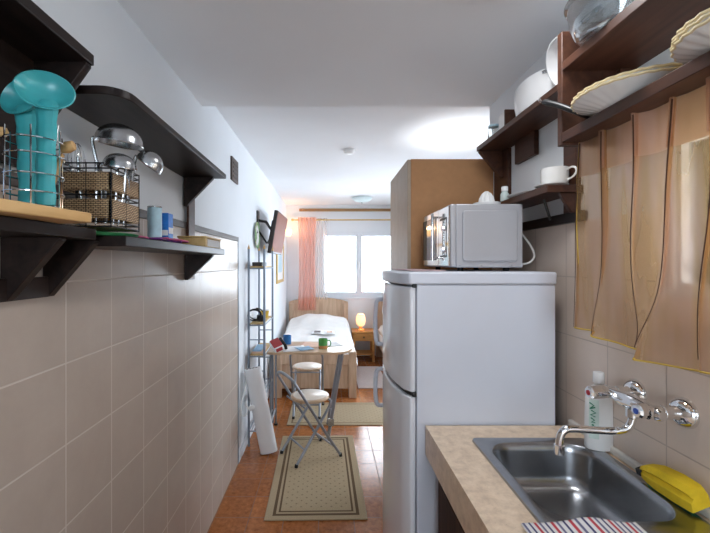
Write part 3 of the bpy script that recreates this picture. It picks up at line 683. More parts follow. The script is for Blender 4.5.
# ------------------------------------------------------------------ fridge with microwave
fr = thing('fridge', 'white two door fridge freezer with curved front beside the counter', 'fridge', (.55,1.62,0))
FY0, FY1 = 1.352, 1.902
MB().box((.308, FY0, .03), (.792, FY1, 1.385)).build('body', 'fridge', fr, bevel=.004)
def curved(xf, sag, y0, y1, xb, z0, z1, n=20, corner=.012):
    pts = [(xb, y1, z0), (xb, y0, z0)]
    for i in range(n+1):
        u = i/n; y = y0 + (y1-y0)*u
        e = abs(2*u-1)
        x = xf + sag*e**2.2
        if i in (0, n): x += corner
        pts.append((x, y, z0))
    return MB().prism(pts, (0,0,z1-z0))
curved(.239, .036, FY0+.001, FY1-.001, .305, 1.010, 1.378).build('freezer_door', 'fridged', fr, bevel=.006, seg=3)
curved(.239, .036, FY0+.001, FY1-.001, .305, .070, .994).build('fridge_door', 'fridged', fr, bevel=.006, seg=3)
curved(.254, .034, FY0+.006, FY1-.006, .307, .9945, 1.0095).build('gasket', 'black', fr)
curved(.233, .038, FY0-.004, FY1+.002, .796, 1.3855, 1.430).build('top_lid', 'fridge', fr, bevel=.007, seg=3)
MB().box((.30,FY0+.006,.02),(.31,FY1-.006,.068)).box((.33,FY0+.01,0),(.77,FY1-.01,.0295)).build('plinth', 'black', fr)
for z in (1.382, 1.002): MB().box((.292,FY0-.0035,z-.007),(.3075,FY0+.012,z+.007)).build('hinge', 'black', fr, bevel=.002)
def fridge_handle(z0, z1):
    o = MB(); yy = 1.845
    o.tube(bez([(.262,yy,z0),(.235,yy,z0+.004),(.226,yy,z0+.03),(.223,yy,(z0+z1)/2),(.226,yy,z1-.03),(.235,yy,z1-.004),(.262,yy,z1)], 36), .010, 10)
    return o
fridge_handle(1.075, 1.29).build('handle', 'fridge', fr)
fridge_handle(.785, .960).build('handle', 'fridge', fr)
MB().box((.800,1.40,.25),(.806,1.86,1.30)).box((.7921,1.40,.3),(.800,1.42,1.25)).box((.7921,1.84,.3),(.800,1.86,1.25)).build('condenser_grille', 'black', fr)
tag(MB().grid(lambda u,v: (.300+.14*u+.01*math.sin(9*v), 1.45+.42*v, 1.4325+.0012*math.sin(14*u+5*v)), 16, 20).build('table_mat', 'pinkcloth', solid=.002), 'thin pink and white cloth lying on the fridge top under the microwave front', 'cloth')
MY0, MY1, MX0, MX1, MZ0, MZ1 = 1.480, 1.892, .466, .744, 1.444, 1.688
mw = thing('microwave', 'silver microwave oven with mirrored front on top of the fridge', 'microwave', ((MX0+MX1)/2,(MY0+MY1)/2,1.43))
MB().box((MX0+.022, MY0+.004, MZ0), (MX1, MY1-.004, MZ1)).build('housing', 'silver', mw, bevel=.004, seg=2)
MB().box((MX0, MY0, MZ0+.002), (MX0+.0215, MY1, MZ1-.001)).build('front_frame', 'silver', mw, bevel=.004, seg=2)
def rrect(x0, x1, z0, z1, r, y, n=5):
    out = []
    for cx, cz, a in ((x1-r,z1-r,0),(x0+r,z1-r,PI/2),(x0+r,z0+r,PI),(x1-r,z0+r,3*PI/2)):
        out += [(cx+r*math.cos(a+PI/2*k/n), y, cz+r*math.sin(a+PI/2*k/n)) for k in range(n+1)]
    return out
MB().prism(rrect(.512,.722,1.468,1.662,.012,MY0+.0039), (0,-.007,0)).build('embossed_panel', 'silver', mw, bevel=.006, seg=3)
MB().box((MX0-.006, MY0+.006, MZ0+.006), (MX0-.0002, 1.622, MZ1-.006)).build('control_panel', 'mirror', mw, bevel=.002)
MB().box((MX0-.006, 1.626, MZ0+.006), (MX0-.0002, MY1-.004, MZ1-.006)).build('door', 'mirror', mw, bevel=.002)
MB().box((MX0-.0075, 1.655, MZ0+.03), (MX0-.0062, MY1-.012, MZ1-.03)).build('door_window', 'blackg', mw)
MB().box((MX0-.0072, MY0+.03, MZ0+.040), (MX0-.0061, 1.600, MZ0+.048)).box((MX0-.0072, MY0+.03, MZ1-.055), (MX0-.0061, 1.600, MZ1-.047)).box((MX0-.0072, MY0+.03, MZ0+.048), (MX0-.0061, MY0+.034, MZ1-.055)).build('panel_outline', 'black', mw)
for z in (1.515, 1.60): MB().lathe([(0,.010),(.010,.009),(.012,0),(0,0)], T(MX0-.0062, 1.548, z, 0, -PI/2, 0), 24).build('knob', 'chrome', mw)
h = MB(); h.tube([(MX0-.030,1.628,MZ0+.028),(MX0-.030,1.628,MZ1-.02)], .006, 10)
for z in (MZ0+.04, MZ1-.035): h.tube([(MX0-.030,1.628,z),(MX0-.0062,1.632,z)], .0045, 8)
h.build('handle', 'chrome', mw)
for x in (.52, .70):
    for y in (1.53, 1.84): MB().lathe([(0,0),(.012,0),(.012,.0138),(0,.0138)], T(x,y,1.4302), 16).build('foot', 'rubber', mw)
for x in (.502,.585,.70): MB().lathe([(0,-.001),(.003,-.001),(.003,.002),(0,.002)], T(x, MY0+.003, MZ0+.008, PI/2,0,0), 8).build('screw', 'grey', mw)
MB().tube(bez([(MX1-.002,1.60,1.655),(MX1+.03,1.585,1.60),(.810,1.56,1.535),(.822,1.55,1.49),(.800,1.55,1.462),(MX1+.01,1.56,1.456),(MX1-.0,1.60,1.455)], 42), .0042, 8).build('power_cord', 'cord', mw)
# lemon squeezer on the microwave
t = thing('lemon_squeezer', 'white lemon squeezer standing on top of the microwave', 'lemon squeezer', (.66,1.62,1.688))
MB().lathe([(0,0),(.040,0),(.052,.012),(.055,.022),(.053,.023),(.046,.014),(.030,.010),(0,.010)], T(.660,1.62,1.6885), 40).build('dish', 'plastic', t)
MB().lathe([(.030,.0105),(.030,.030),(.027,.045),(.018,.062),(.006,.072),(0,.073)], T(.660,1.62,1.6885), 60, wave=(12,.07)).build('reamer', 'plastic', t)

# ------------------------------------------------------------------ counter, sink, tap
CX0, CY0, CY1, CZ = .335, -.30, 1.340, .900
SX0, SX1, SY0, SY1 = .452, .815, .775, 1.235     # sink rim
hx0, hx1, hy0, hy1 = SX0+.012, SX1-.012, SY0+.012, SY1-.012
mb = MB()
mb.box((CX0, CY0, CZ-.04), (hx0, CY1, CZ)).box((hx1, CY0, CZ-.04), (XR-.0065, CY1, CZ)).box((hx0, CY0, CZ-.04), (hx1, hy0, CZ)).box((hx0, hy1, CZ-.04), (hx1, CY1, CZ))
t = thing('worktop', 'beige speckled stone worktop around the sink', 'worktop', (.59,.5,.80))
mb.build('slab', 'stone', t)
MB().box((CX0, CY0, CZ-.100), (CX0+.03, CY1, CZ-.0401)).build('front_edge', 'stone', t)
MB().box((CX0+.0301, CY1-.03, CZ-.100), (XR-.0065, CY1, CZ-.0401)).build('end_edge', 'stone', t)
cab = thing('base_cabinet', 'dark wooden base cabinet below the stone worktop', 'cabinet', (.6,.5,0))
MB().box((.385, CY0, .08), (.405, CY1-.04, .80)).build('front_panel', 'cabwood', cab)
MB().box((.405, CY1-.06, .08), (XR-.0065, CY1-.04, .80)).build('side_panel', 'cabwood', cab)
MB().box((.44, CY0, 0), (.46, CY1-.05, .08)).build('plinth', 'black', cab)
for y0, y1 in ((.93,1.295),(.50,.92),(.07,.49)):
    d = MB().box((.366, y0, .10), (.3849, y1, .785)).build('cabinet_door', 'cabwood', cab, bevel=.003)
    MB().box((.360, y0+.03, .14), (.3661, y1-.03, .745)).build('door_field', 'cabwood', d, bevel=.004)
    MB().lathe([(0,.02),(.012,.018),(.013,.012),(.006,.008),(.006,0),(0,0)], T(.3655, y1-.02, .44, 0,-PI/2,0), 16).build('knob', 'steel', d)
# sink: rim plate with a pressed bowl, built as rings of a rounded outline
def ring_pts(x0, x1, y0, y1, r, z, n=8):
    out = []
    for cx, cy, a in ((x1-r,y1-r,0),(x0+r,y1-r,PI/2),(x0+r,y0+r,PI),(x1-r,y0+r,3*PI/2)):
        out += [Vector((cx+r*math.cos(a+PI/2*k/n), cy+r*math.sin(a+PI/2*k/n), z)) for k in range(n+1)]
    return out
bx0, bx1, by0, by1 = .484, .787, .838, 1.198
rings = [ring_pts(SX0,SX1,SY0,SY1,.018,CZ+.0005), ring_pts(SX0+.002,SX1-.002,SY0+.002,SY1-.002,.017,CZ+.006), ring_pts(SX0+.010,SX1-.010,SY0+.010,SY1-.010,.014,CZ+.0065),
         ring_pts(bx0-.004,bx1+.004,by0-.004,by1+.004,.075,CZ+.005), ring_pts(bx0,bx1,by0,by1,.072,CZ+.001), ring_pts(bx0+.004,bx1-.004,by0+.004,by1-.004,.070,CZ-.02),
         ring_pts(bx0+.012,bx1-.012,by0+.012,by1-.012,.066,CZ-.085), ring_pts(bx0+.020,bx1-.020,by0+.020,by1-.020,.060,CZ-.108), ring_pts(bx0+.036,bx1-.036,by0+.036,by1-.036,.050,CZ-.120), ring_pts(bx0+.06,bx1-.06,by0+.06,by1-.06,.04,CZ-.123)]
sk = thing('sink', 'rectangular stainless steel sink set into the stone worktop', 'sink', (.63,1.0,CZ-.13))
mb = MB(); vr = [[mb.bm.verts.new(p) for p in r_] for r_ in rings]
for a, b in zip(vr, vr[1:]):
    n = len(a)
    for j in range(n): mb.bm.faces.new((a[j], a[(j+1)%n], b[(j+1)%n], b[j]))
mb.bm.faces.new(vr[-1])
mb.build('basin', 'sink', sk, angle=50)
MB().lathe([(.036,0),(.036,.002),(.028,.002),(.024,-.001),(0,-.001)], T(.63,.93,CZ-.1225), 28).build('drain', 'chrome', sk)
# tap
tp = thing('tap', 'chrome wall mounted mixer tap with long swivel spout over the sink', 'tap', (XR-.006,.99,1.10))
ZT = 1.107
for y in (.917, 1.063):
    MB().lathe([(.036,0),(.036,.004),(.031,.013),(.024,.021),(.016,.024),(.013,.036),(.013,.045)], T(XR-.0062, y, ZT, 0,-PI/2,0), 32).build('wall_rose', 'chrome', tp)
    MB().lathe([(.013,0),(.0165,.001),(.0165,.016),(.0155,.017),(.0155,.019),(.0165,.020),(.0165,.030),(.0150,.032),(.0150,.052)], T(XR-.046, y, ZT, 0,-PI/2,0), 6 if False else 20).build('union_nut', 'chrome', tp)
BXc = .772
MB().lathe([(0,-.095),(.010,-.095),(.0155,-.088),(.0155,-.05),(.019,-.03),(.021,0),(.019,.03),(.0155,.05),(.0155,.088),(.010,.095),(0,.095)], T(BXc, .99, ZT, PI/2,0,0), 28).build('mixer_body', 'chrome', tp)
for y, nm, dm in ((1.058,'hot_handle','reddot'), (.922,'cold_handle','bluedot')):
    L = .052 if y > 1 else .030
    hd = MB().lathe([(.013,0),(.0165,.006),(.018,.014),(.0175,L-.006),(.014,L),(0,L)], T(BXc-.012, y, ZT+.004, 0,-PI/2-.06,0), 10).build(nm, 'chrome', tp, angle=20)
    e = T(BXc-.012, y, ZT+.004, 0,-PI/2-.06,0) @ T(0,0,L+.0002)
    MB().lathe([(0,0),(.007,0),(.007,.001),(0,.0012)], e, 18).build('colour_dot', dm, hd)
sp_pts = bez([(BXc,.985,ZT-.018),(BXc-.001,.985,ZT-.045),(BXc-.012,.987,ZT-.066),(BXc-.04,.99,ZT-.074),(.70,.997,ZT-.076),(.635,1.002,ZT-.074),(.612,1.004,ZT-.078),(.601,1.005,ZT-.094),(.598,1.005,ZT-.118)], 64)
MB().tube(sp_pts, .0095, 14).build('spout', 'chrome', tp)
MB().lathe([(.0095,.004),(.0125,.003),(.0125,-.020),(.010,-.022),(0,-.021)], T(.598,1.005,ZT-.120), 20).build('aerator', 'chrome', tp)
MB().lathe([(.0145,.012),(.015,-.014),(.010,-.018)], T(BXc,.985,ZT-.022), 20).build('swivel_nut', 'chrome', tp)
# bottle of washing-up liquid
bt = thing('detergent_bottle', 'flat white detergent bottle with green lettering behind the sink', 'bottle', (.808,1.16,CZ+.0065), math.radians(-12))
B = T(.808,1.16,CZ+.0068,0,0,math.radians(-12))
prof = [(0,0),(.034,0),(.038,.006),(.0375,.10),(.036,.15),(.033,.17),(.020,.186),(.013,.190),(.012,.197),(0,.197)]
MB().lathe(prof, B, 40, 1.0, .55).build('bottle_body', 'plastic', bt)
MB().lathe([(0,.1975),(.015,.1975),(.0145,.226),(.013,.229),(0,.2295)], B, 28).build('cap', 'white', bt)
def on_bottle(u, z, o=.0004):                      # a point on the bottle's front side
    a = -PI/2 + u; r = .0380 if z < .1 else .0375
    return B @ Vector(((r+o)*math.cos(a), (r+o)*.55*math.sin(a), z))
MB().grid(lambda u,v: on_bottle(-.95+.75*u, .035+.115*v, .0006), 10, 6).build('pale_label', 'labelpale', bt)
stro = [[(-.9,.140),(-.55,.133),(-.85,.122)],[(-.85,.122),(-.45,.128)],[(-.75,.118),(-.42,.112),(-.8,.104),(-.45,.100)],[(-.78,.096),(-.5,.090),(-.72,.083),(-.45,.083)],[(-.7,.076),(-.42,.070)],[(-.62,.078),(-.5,.064)]]
L = MB()
for st in stro: L.tube([on_bottle(u, z, .0012) for u, z in st], .0018, 6)
L.build('green_lettering', 'labelgreen', bt)
# sponge
t = thing('cleaning_sponge', 'yellow grooved sponge with green scourer lying between sink and wall', 'sponge', (.818,.94,CZ+.022), math.radians(4))
S = T(.8140,.920,CZ+.0205,0,-.30,math.radians(5)) @ Matrix.Diagonal((1,.90,1.45,1))
def outline(w, h, k=1): return [(-w,-h),(w,-h),(w,h*.2),(w*.72,h*.75),(-w*.35,h),(-w*.8,h*.55),(-w*.62,h*.2),(-w,h*.05)]
prof = [(-.024,0),(.022,0),(.023,.018),(.016,.032),(-.012,.035),(-.021,.027),(-.014,.020),(-.023,.015)]
mb = MB(); secs = [(-.0785,.90),(-.078,.98),(-.070,1.06),(-.03,1.12),(.02,1.04),(.055,.80),(.075,.56),(.079,.46)]
rg = [[mb.bm.verts.new(S @ Vector((x*k, y, z*k))) for x, z in prof] for y, k in secs]
for a, b in zip(rg, rg[1:]):
    for j in range(len(prof)): mb.bm.faces.new((a[j], a[(j+1)%len(prof)], b[(j+1)%len(prof)], b[j]))
mb.bm.faces.new(rg[0]); mb.bm.faces.new(rg[-1][::-1])
mb.build('foam', 'yellow', t, bevel=.004, seg=3, angle=30)
mb = MB(); mb.box((-.018,-.066,-.007),(.018,.056,-.0005), S); mb.build('scourer', 'scour', t, bevel=.002)
mb = MB(); mb.box((-.016,.072,.002),(.006,.088,.014), S); mb.build('black_tip', 'black', t, bevel=.003)
# towel
def towel(u, v):
    x = .405+.245*u; y = .700+.115*v+.012*math.sin(u*5)*v + .028*max(0,u-.35)*v
    return (x, y, CZ+.0095+.003*math.sin(11*u+2*v)+.010*max(0,math.sin((u-.45)*6))*v)
tag(MB().grid(towel, 40, 16).build('kitchen_towel', 'towel', solid=.004), 'red white and navy striped towel on the near sink edge', 'towel')

# ------------------------------------------------------------------ kitchen curtain
cu = thing('kitchen_curtain', 'sheer brown gathered curtain hanging below the plate shelf over the sink', 'curtain', (.71,.75,1.26))
PLE = [1.075,.98,.872,.785,.70,.615,.53,.45]
SHF = [.050,.016,-.012,.052,.03,.045,.02,.03]           # how far each fold wanders towards the window's far side
def fold_c(i, h): return PLE[i] + SHF[i]*h**1.3 + .012*math.sin(2.3*i+6*h)*(.3+.7*h)
def cur_off(y, h):
    x = .714 + .014*h; dy = 0
    for i in range(len(PLE)):
        wdt = .012+.016*h+.006*(i%3)*h
        d = (y-fold_c(i,h))/wdt
        if abs(d) > 4: continue
        g = math.exp(-d*d)
        x -= (.018+.008*(i%3)+.014*h*(i%2))*g
        dy += -d*g*(.022+.006*((i+1)%3)+.016*h)*(1-.55*h*h)                         # the cloth doubles over itself at each pleat
    return x + .007*h*math.sin(y*31+1+2*h) + .008*h*math.sin(y*66+3*h)*math.sin(y*17), dy
def cur(u, v, z0, z1, off=0, ys=.33, ye=1.070):
    z = z0+(z1-z0)*v; h = (1.797-z)/.53
    y = ys+(ye-ys)*u + (.064*h*u**3)
    x, dy = cur_off(y, h)
    zz = z - (.016*math.sin(y*9+.6)+.012*(1-u)+.004*math.sin(y*41))*h*h*.8
    return (x+off, y+dy, zz)
MB().grid(lambda u,v: cur(u,v,1.266,1.796), 260, 30).build('curtain_cloth', 'curtain', cu, angle=180)
MB().grid(lambda u,v: cur(u,v,1.700,1.7965,-.0035), 260, 8).build('header_band', 'curtainh', cu, angle=180)
MB().tube([cur(k/200,0,1.266,1.796) for k in range(201)], .0022, 6).build('hem', 'hemyellow', cu)
MB().tube([cur(1,k/30,1.266,1.796) for k in range(31)], .0018, 6).build('side_seam', 'hemyellow', cu)
fold_shade = flat('fold_shade_brown', (.055,.022,.010), .8)  # dark fold shade as a colour of its own
for i in range(len(PLE)):                                # painted dark lines for the shade of the doubled folds
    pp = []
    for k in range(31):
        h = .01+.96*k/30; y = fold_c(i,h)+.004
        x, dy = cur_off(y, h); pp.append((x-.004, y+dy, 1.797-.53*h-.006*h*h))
    MB().tube(pp, [.0017-.0009*k/30 for k in range(31)], 5).build('fold_shade_line', fold_shade, cu)

# ------------------------------------------------------------------ rugs
def rug(name, cx, cy, w, l, rz, mat, label):
    o = MB().box((-w/2,-l/2,.0008),(w/2,l/2,.009)).build(name, mat, bevel=.003)
    o.location = (cx, cy, .0008); o.rotation_euler = (0,0,rz)
    return tag(o, label, 'rug')
rug('rug', -.080, 2.735, .59, 1.07, math.radians(1.0), 'rug', 'beige rug with brown double border nearest in the kitchen passage')
rug('rug', .205, 3.77, 1.16, .56, 0, 'rug2', 'beige dotted rug lying crosswise at the foot of the bed')
rug('rug', .53, 5.0, .36, .95, 0, 'rug3', 'pale pink rug between the bed and the nightstand')

# ------------------------------------------------------------------ white heater leaning on the left wall
t = thing('panel_heater', 'long white panel heater leaning upright against the left wall', 'heater', (-.47,3.02,0))
top, bot = Vector((-.585,3.0,.655)), Vector((-.455,2.99,.012))
ax = (top-bot).normalized(); nx = Vector((0,-1,0)); nx = (nx-ax*nx.dot(ax)).normalized(); sx_ = ax.cross(nx)
def hp(a, b, c): return bot + ax*a + sx_*b + nx*c
L = (top-bot).length
def sect(k): return [(.066*math.cos(PI*j/12), .012+.034*math.sin(PI*j/12)**.7) for j in range(13)]
pts = [hp(0, x, y) for x, y in sect(0)] + [hp(0, -.066, .0), hp(0, .066, .0)]
MB().prism(pts, ax*L).build('casing', 'white', t, bevel=.004)
MB().prism([hp(.02, -.060, -.0005), hp(.02, .060, -.0005), hp(.02, .060, -.022), hp(.02, -.060, -.022)], ax*(L-.05)).build('back_plate', 'black', t)
for k in range(4): MB().prism([hp(L+.0003, -.045+.024*k, .012), hp(L+.0003, -.045+.024*k+.014, .012), hp(L+.0003, -.045+.024*k+.014, .034), hp(L+.0003, -.045+.024*k, .034)], ax*.002).build('vent_slot', 'black', t)
MB().tube([hp(-.012,-.05,-.005), hp(.04,-.05,-.015)], .008, 8).build('foot', 'rubber', t)
MB().tube([hp(-.012,.05,-.005), hp(.04,.05,-.015)], .008, 8).build('foot', 'rubber', t)
MB().tube(bez([hp(L-.01,-.045,-.01),(-.628,2.93,.52),(-.640,2.86,.44),(-.638,2.84,.36),(-.615,2.86,.335),(-.600,2.88,.37),(-.615,2.90,.43),(-.622,2.91,.40),(-.600,2.92,.365),(-.575,2.91,.385)], 60), .0045, 8).build('power_cord', 'cord', t)
MB().lathe([(0,0),(.016,.002),(.019,.012),(.019,.036),(.012,.048),(0,.05)], T(-.60,2.915,.362,0,1.1,.2), 20).build('plug', 'plastic', t)

# ------------------------------------------------------------------ metal rack
rk = thing('metal_rack', 'narrow grey metal rack with pointed posts against the left wall', 'rack', (-.57,3.335,0))
RX = (-.636,-.512); RY = (3.10,3.56)
for x in RX:
    for y in RY:
        MB().tube([(x,y,0),(x,y,1.575)], .0095, 12).build('post', 'bluegrey', rk)
        MB().lathe([(.0105,0),(.0105,.008),(.006,.020),(0,.040)], T(x,y,1.5752), 14).build('finial', 'beech', rk)
for z in (1.42, .965, .715, .40, .12):
    f = MB()
    for x in RX: f.tube([(x,RY[0],z),(x,RY[1],z)], .0055, 8)
    for y in RY: f.tube([(RX[0],y,z),(RX[1],y,z)], .0055, 8)
    for k in range(1,6): f.tube([(RX[0]+(RX[1]-RX[0])*k/6,RY[0],z),(RX[0]+(RX[1]-RX[0])*k/6,RY[1],z)], .0028, 6)
    f.build('wire_shelf', 'bluegrey', rk)
    if z > .7: MB().box((RX[0]+.010, RY[0]+.010, z+.0056), (RX[1]-.010, RY[1]-.010, z+.018)).build('shelf_board', 'boxwood', rk)
for y in RY:
    for z in (.85, .60): MB().tube([(RX[0],y,z),(RX[1],y,z)], .0045, 8).build('cross_rail', 'bluegrey', rk)
t = thing('radio', 'dark flat radio on the top board of the metal rack', 'radio', (-.575,3.25,1.438))
MB().box((-.615,3.13,1.4385),(-.535,3.36,1.470)).build('casing', 'tvback', t, bevel=.004)
for k in range(5): MB().box((-.5348,3.15+.02*k,1.446),(-.5335,3.158+.02*k,1.463)).build('speaker_slot', 'rubber', t)
t = thing('cable_coil', 'loose black cable coil hanging on the middle board of the metal rack', 'cable', (-.57,3.2,.984))
pts = [(-.60+.055*math.cos(k*.62)*(1+.1*math.sin(k)), 3.11+.006*k, 1.04+.045*math.sin(k*.62)) for k in range(24)]
MB().tube(bez(pts, 120), .005, 7).build('cable', 'rubber', t)
MB().rbox((-.565,3.21,1.008), (.05,.07,.048), (0,.1,.3)).build('adapter', 'rubber', t, bevel=.005)
t = thing('tub', 'small yellow tub with white lid on the middle board of the metal rack', 'tub', (-.548,3.42,.984))
MB().lathe([(0,0),(.030,0),(.038,.062),(0,.062)], T(-.560,3.42,.9835), 28).build('tub_body', 'tealtrim', t)
MB().lathe([(0,.0622),(.040,.0622),(.040,.072),(0,.075)], T(-.560,3.42,.9835), 28).build('lid', 'plastic', t)
for k, (z0, w_, mt, lb) in enumerate(((.7335,.085,'paperpink','peach leaflet stack on the rack board level with the table'),(.7445,.07,'paperblue','blue magazine on top of the leaflets on the rack board'))):
    tag(MB().box((-.616,3.13+.02*k,z0),(-.616+w_,3.36+.03*k,z0+.010)).build('magazine', mt, bevel=.001), lb, 'magazine')

# ------------------------------------------------------------------ folding table with things on it
TZ = .742
tb = thing('folding_table', 'narrow wooden folding table with rounded end standing beside the metal rack', 'table', (-.15,3.35,0))
TX0, TX1, TY0, TY1 = -.495, .205, 3.13, 3.57
pts = [(TX0,TY0), (TX1-.16,TY0)] + [(TX1-.16+.16*math.cos(a), (TY0+TY1)/2+(TY1-TY0)/2*math.sin(a)) for a in [-PI/2+PI*k/18 for k in range(1,18)]] + [(TX1-.16,TY1), (TX0,TY1)]
MB().prism([(x,y,TZ-.020) for x,y in pts], (0,0,.020)).build('tabletop', 'tablewood', tb, bevel=.004)
for y in (3.19, 3.51):
    MB().tube([(.115,y,TZ-.022),(.055,y,.36),(-.005,y,.012)], [.013,.014,.014], 12).build('leg', 'grey', tb)
    MB().tube([(-.475,y,TZ-.022),(-.475,y,.36),(-.475,y,.012)], [.009]*3, 12).build('leg', 'grey', tb)
    for x in (-.005,-.475): MB().tube([(x,y,0),(x,y,.0118)], .016, 12).build('foot', 'rubber', tb)
MB().tube([(.022,3.19,.15),(.022,3.51,.15)], .009, 10).build('cross_bar', 'grey', tb)
MB().tube([(-.475,3.19,.15),(-.475,3.51,.15)], .009, 10).build('cross_bar', 'grey', tb)
MB().box((-.005,3.172,.13),(.045,3.176,.19)).build('hinge_plate', 'steel', tb)
MB().box((-.44,3.30,TZ-.035),(.12,3.36,TZ-.0205)).build('top_rail', 'grey', tb)
def mug(name, x, y, r, h, body, low, label, hang):
    o = thing(name, label, 'mug', (x,y,TZ))
    z = TZ+.0003
    MB().lathe([(0,0),(r*.93,0),(r,.004),(r,h),(r*.93,h+.001),(r*.90,.012),(0,.010)], T(x,y,z), 36).build('mug_body', body, o)
    if low: MB().lathe([(r*1.003,.004),(r*1.012,.005),(r*1.012,.028),(r*1.003,.029),(r*1.003,.004)], T(x,y,z), 36).build('lower_band', low, o)
    dx, dy = math.cos(hang), math.sin(hang)
    MB().tube(bez([(x+dx*r*q, y+dy*r*q, z+h*k) for q,k in ((.97,.82),(1.45,.84),(1.72,.55),(1.5,.28),(.97,.22))], 24), .0042, 8).build('handle', body if not low else 'muggreen', o)
mug('mug', -.045, 3.27, .038, .082, 'muggreen', 'mugbrown', 'green mug with amber lower band and handle to the right on the table', 0)
mug('mug', -.368, 3.46, .037, .075, 'mugblue', None, 'blue mug at the left side of the folding table', 1.3)
def sheet(x, y, w, l, rz, z, mat, label):
    o = MB().grid(lambda u,v: T(x,y,z,0,0,rz) @ Vector((w*(u-.5), l*(v-.5), .001+.004*(u-.5)**2*4*v)), 8, 6).build('leaflet', mat, solid=.0012)
    return tag(o, label, 'leaflet', 'leaflets on the folding table')
sheet(-.29, 3.26, .20, .20, .25, TZ+.001, 'paper', 'white leaflet left of the middle on the folding table')
sheet(-.15, 3.41, .19, .20, -.2, TZ+.001, 'paperpink', 'peach coloured leaflet behind the white ones on the folding table')
sheet(-.20, 3.24, .13, .12, .5, TZ+.007, 'paperblue', 'small blue leaflet lying on the white leaflet')
sheet(.03, 3.44, .16, .18, .3, TZ+.001, 'paper', 'white leaflet behind the green mug on the folding table')
t = thing('glasses_case', 'red white and black soft case on the left end of the folding table', 'case', (-.44,3.2,TZ), 0)
S = T(-.415,3.21,TZ+.042,.25,-.35,.35)
mb = MB().box((-.055,-.08,-.020),(.030,.08,.026),S); mb.build('case_body', 'paper', t, bevel=.012, seg=3)
mb = MB().box((-.042,-.0825,-.010),(.012,-.0802,.020),S); mb.build('red_panel', 'red', t, bevel=.001)
mb = MB().box((-.050,-.070,.0262),(.026,.070,.030),S); mb.build('red_panel', 'red', t, bevel=.0015)
mb = MB().box((.0302,-.074,-.030),(.056,.074,.022),S); mb.build('black_flap', 'rubber', t, bevel=.010, seg=3)

# ------------------------------------------------------------------ folding stools
def stool(loc, rz, label):
    st = thing('folding_stool', label, 'stool', loc, rz, 'folding stools by the table')
    W = Matrix.Translation(loc) @ Euler((0,0,rz)).to_matrix().to_4x4()
    def X(pts): return [W @ Vector(p) for p in pts]
    hw = .150
    line = lambda t_: (.178+(-.195-.178)*t_, .59*t_)
    pts = [(line(t_)[0], hw, line(t_)[1]) for t_ in (0,.25,.5,.75,1)]
    top = [( -.195-.025*math.sin(a), hw*math.cos(a), .59+.055*math.sin(a)) for a in [PI*k/14 for k in range(1,14)]]
    pts = [(.178,hw,.012)]+pts[1:]+top+[(x,-y,z) for x,y,z in pts[::-1]][:-1]+[(.178,-hw,.012)]
    MB().tube(X(pts), .0105, 12).build('hoop_frame', 'grey', st)
    hb = .122
    pb = [(-.178,hb,.012),(.10,hb,.385),(.118,hb*.9,.412),(.12,hb*.7,.418),(.12,-hb*.7,.418),(.118,-hb*.9,.412),(.10,-hb,.385),(-.178,-hb,.012)]
    MB().tube(X(pb), .0105, 12).build('leg_frame', 'grey', st)
    MB().tube(X([(-.108,-hb,.105),(-.108,hb,.105)]), .007, 10).build('stretcher', 'grey', st)
    MB().tube(X([(.108,-hw,.10),(.108,hw,.10)]), .007, 10).build('stretcher', 'grey', st)
    MB().tube(X([(-.120,-hw,.418),(-.120,hw,.418)]), .007, 10).build('seat_bar', 'grey', st)
    for s in (-1,1):
        MB().tube(X([(.180,s*hw,0),(.177,s*hw,.022)]), .0125, 12).build('foot_cap', 'rubber', st)
        MB().tube(X([(-.180,s*hb,0),(-.177,s*hb,.022)]), .0125, 12).build('foot_cap', 'rubber', st)
    W2 = W @ T(.0,0,0)
    MB().lathe([(0,.4285),(.135,.4285),(.145,.433),(.147,.442),(.143,.450),(.12,.4535),(0,.4535)], W2, 48).build('seat', 'tablewood', st)
    MB().lathe([(0,.4537),(.128,.4537),(.126,.4550),(0,.4552)], W2, 48).build('seat_top', flat('pale_seat_laminate', (.70,.62,.53), .3) if 'pale_seat_laminate' not in bpy.data.materials else bpy.data.materials['pale_seat_laminate'], st)
    return st
stool((-.140, 2.955, .009), math.radians(31.8), 'folding stool with round seat and back hoop standing on the nearest rug')
stool((-.205, 3.80, .009), math.radians(90), 'folding stool with round seat behind the table at the bed foot')

# ------------------------------------------------------------------ bed
bd = thing('bed', 'pale oak single bed with curved headboard under the window', 'bed', (-.145,5.15,0))
QX0, QX1 = -.595, .305
MB().box((QX0+.07, 4.215, .10), (QX1-.07, 4.24, .47)).build('footboard', 'oak', bd, bevel=.003)
MB().box((QX0+.075, 4.205, .36), (QX1-.075, 4.2149, .47)).build('footboard_rail', 'oak', bd, bevel=.003)
for x in (QX0, QX1-.085): MB().box((x, 4.20, 0), (x+.085, 4.27, .50)).build('leg', 'oak', bd, bevel=.005)
for x in (QX0+.005, QX1-.030): MB().box((x, 4.271, .20), (x+.025, 6.03, .44)).build('side_rail', 'oak', bd, bevel=.003)
pts = [(QX0-.02,6.06,0), (QX1+.0,6.06,0), (QX1+.0,6.06,.86)] + [(QX1-(QX1-QX0+.02)*k/16, 6.06, .86+.07*math.sin(PI*k/16)**.8) for k in range(1,16)] + [(QX0-.02,6.06,.86)]
MB().prism(pts, (0,.03,0)).build('headboard', 'oak', bd, bevel=.004)
for x in (QX0-.02, QX1-.07): MB().box((x, 6.040, 0), (x+.07, 6.0599, .84)).build('headboard_post', 'oak', bd, bevel=.004)
MB().box((QX0+.032, 4.245, .24), (QX1-.032, 6.035, .47)).build('mattress', 'linen', bd, bevel=.03, seg=3)
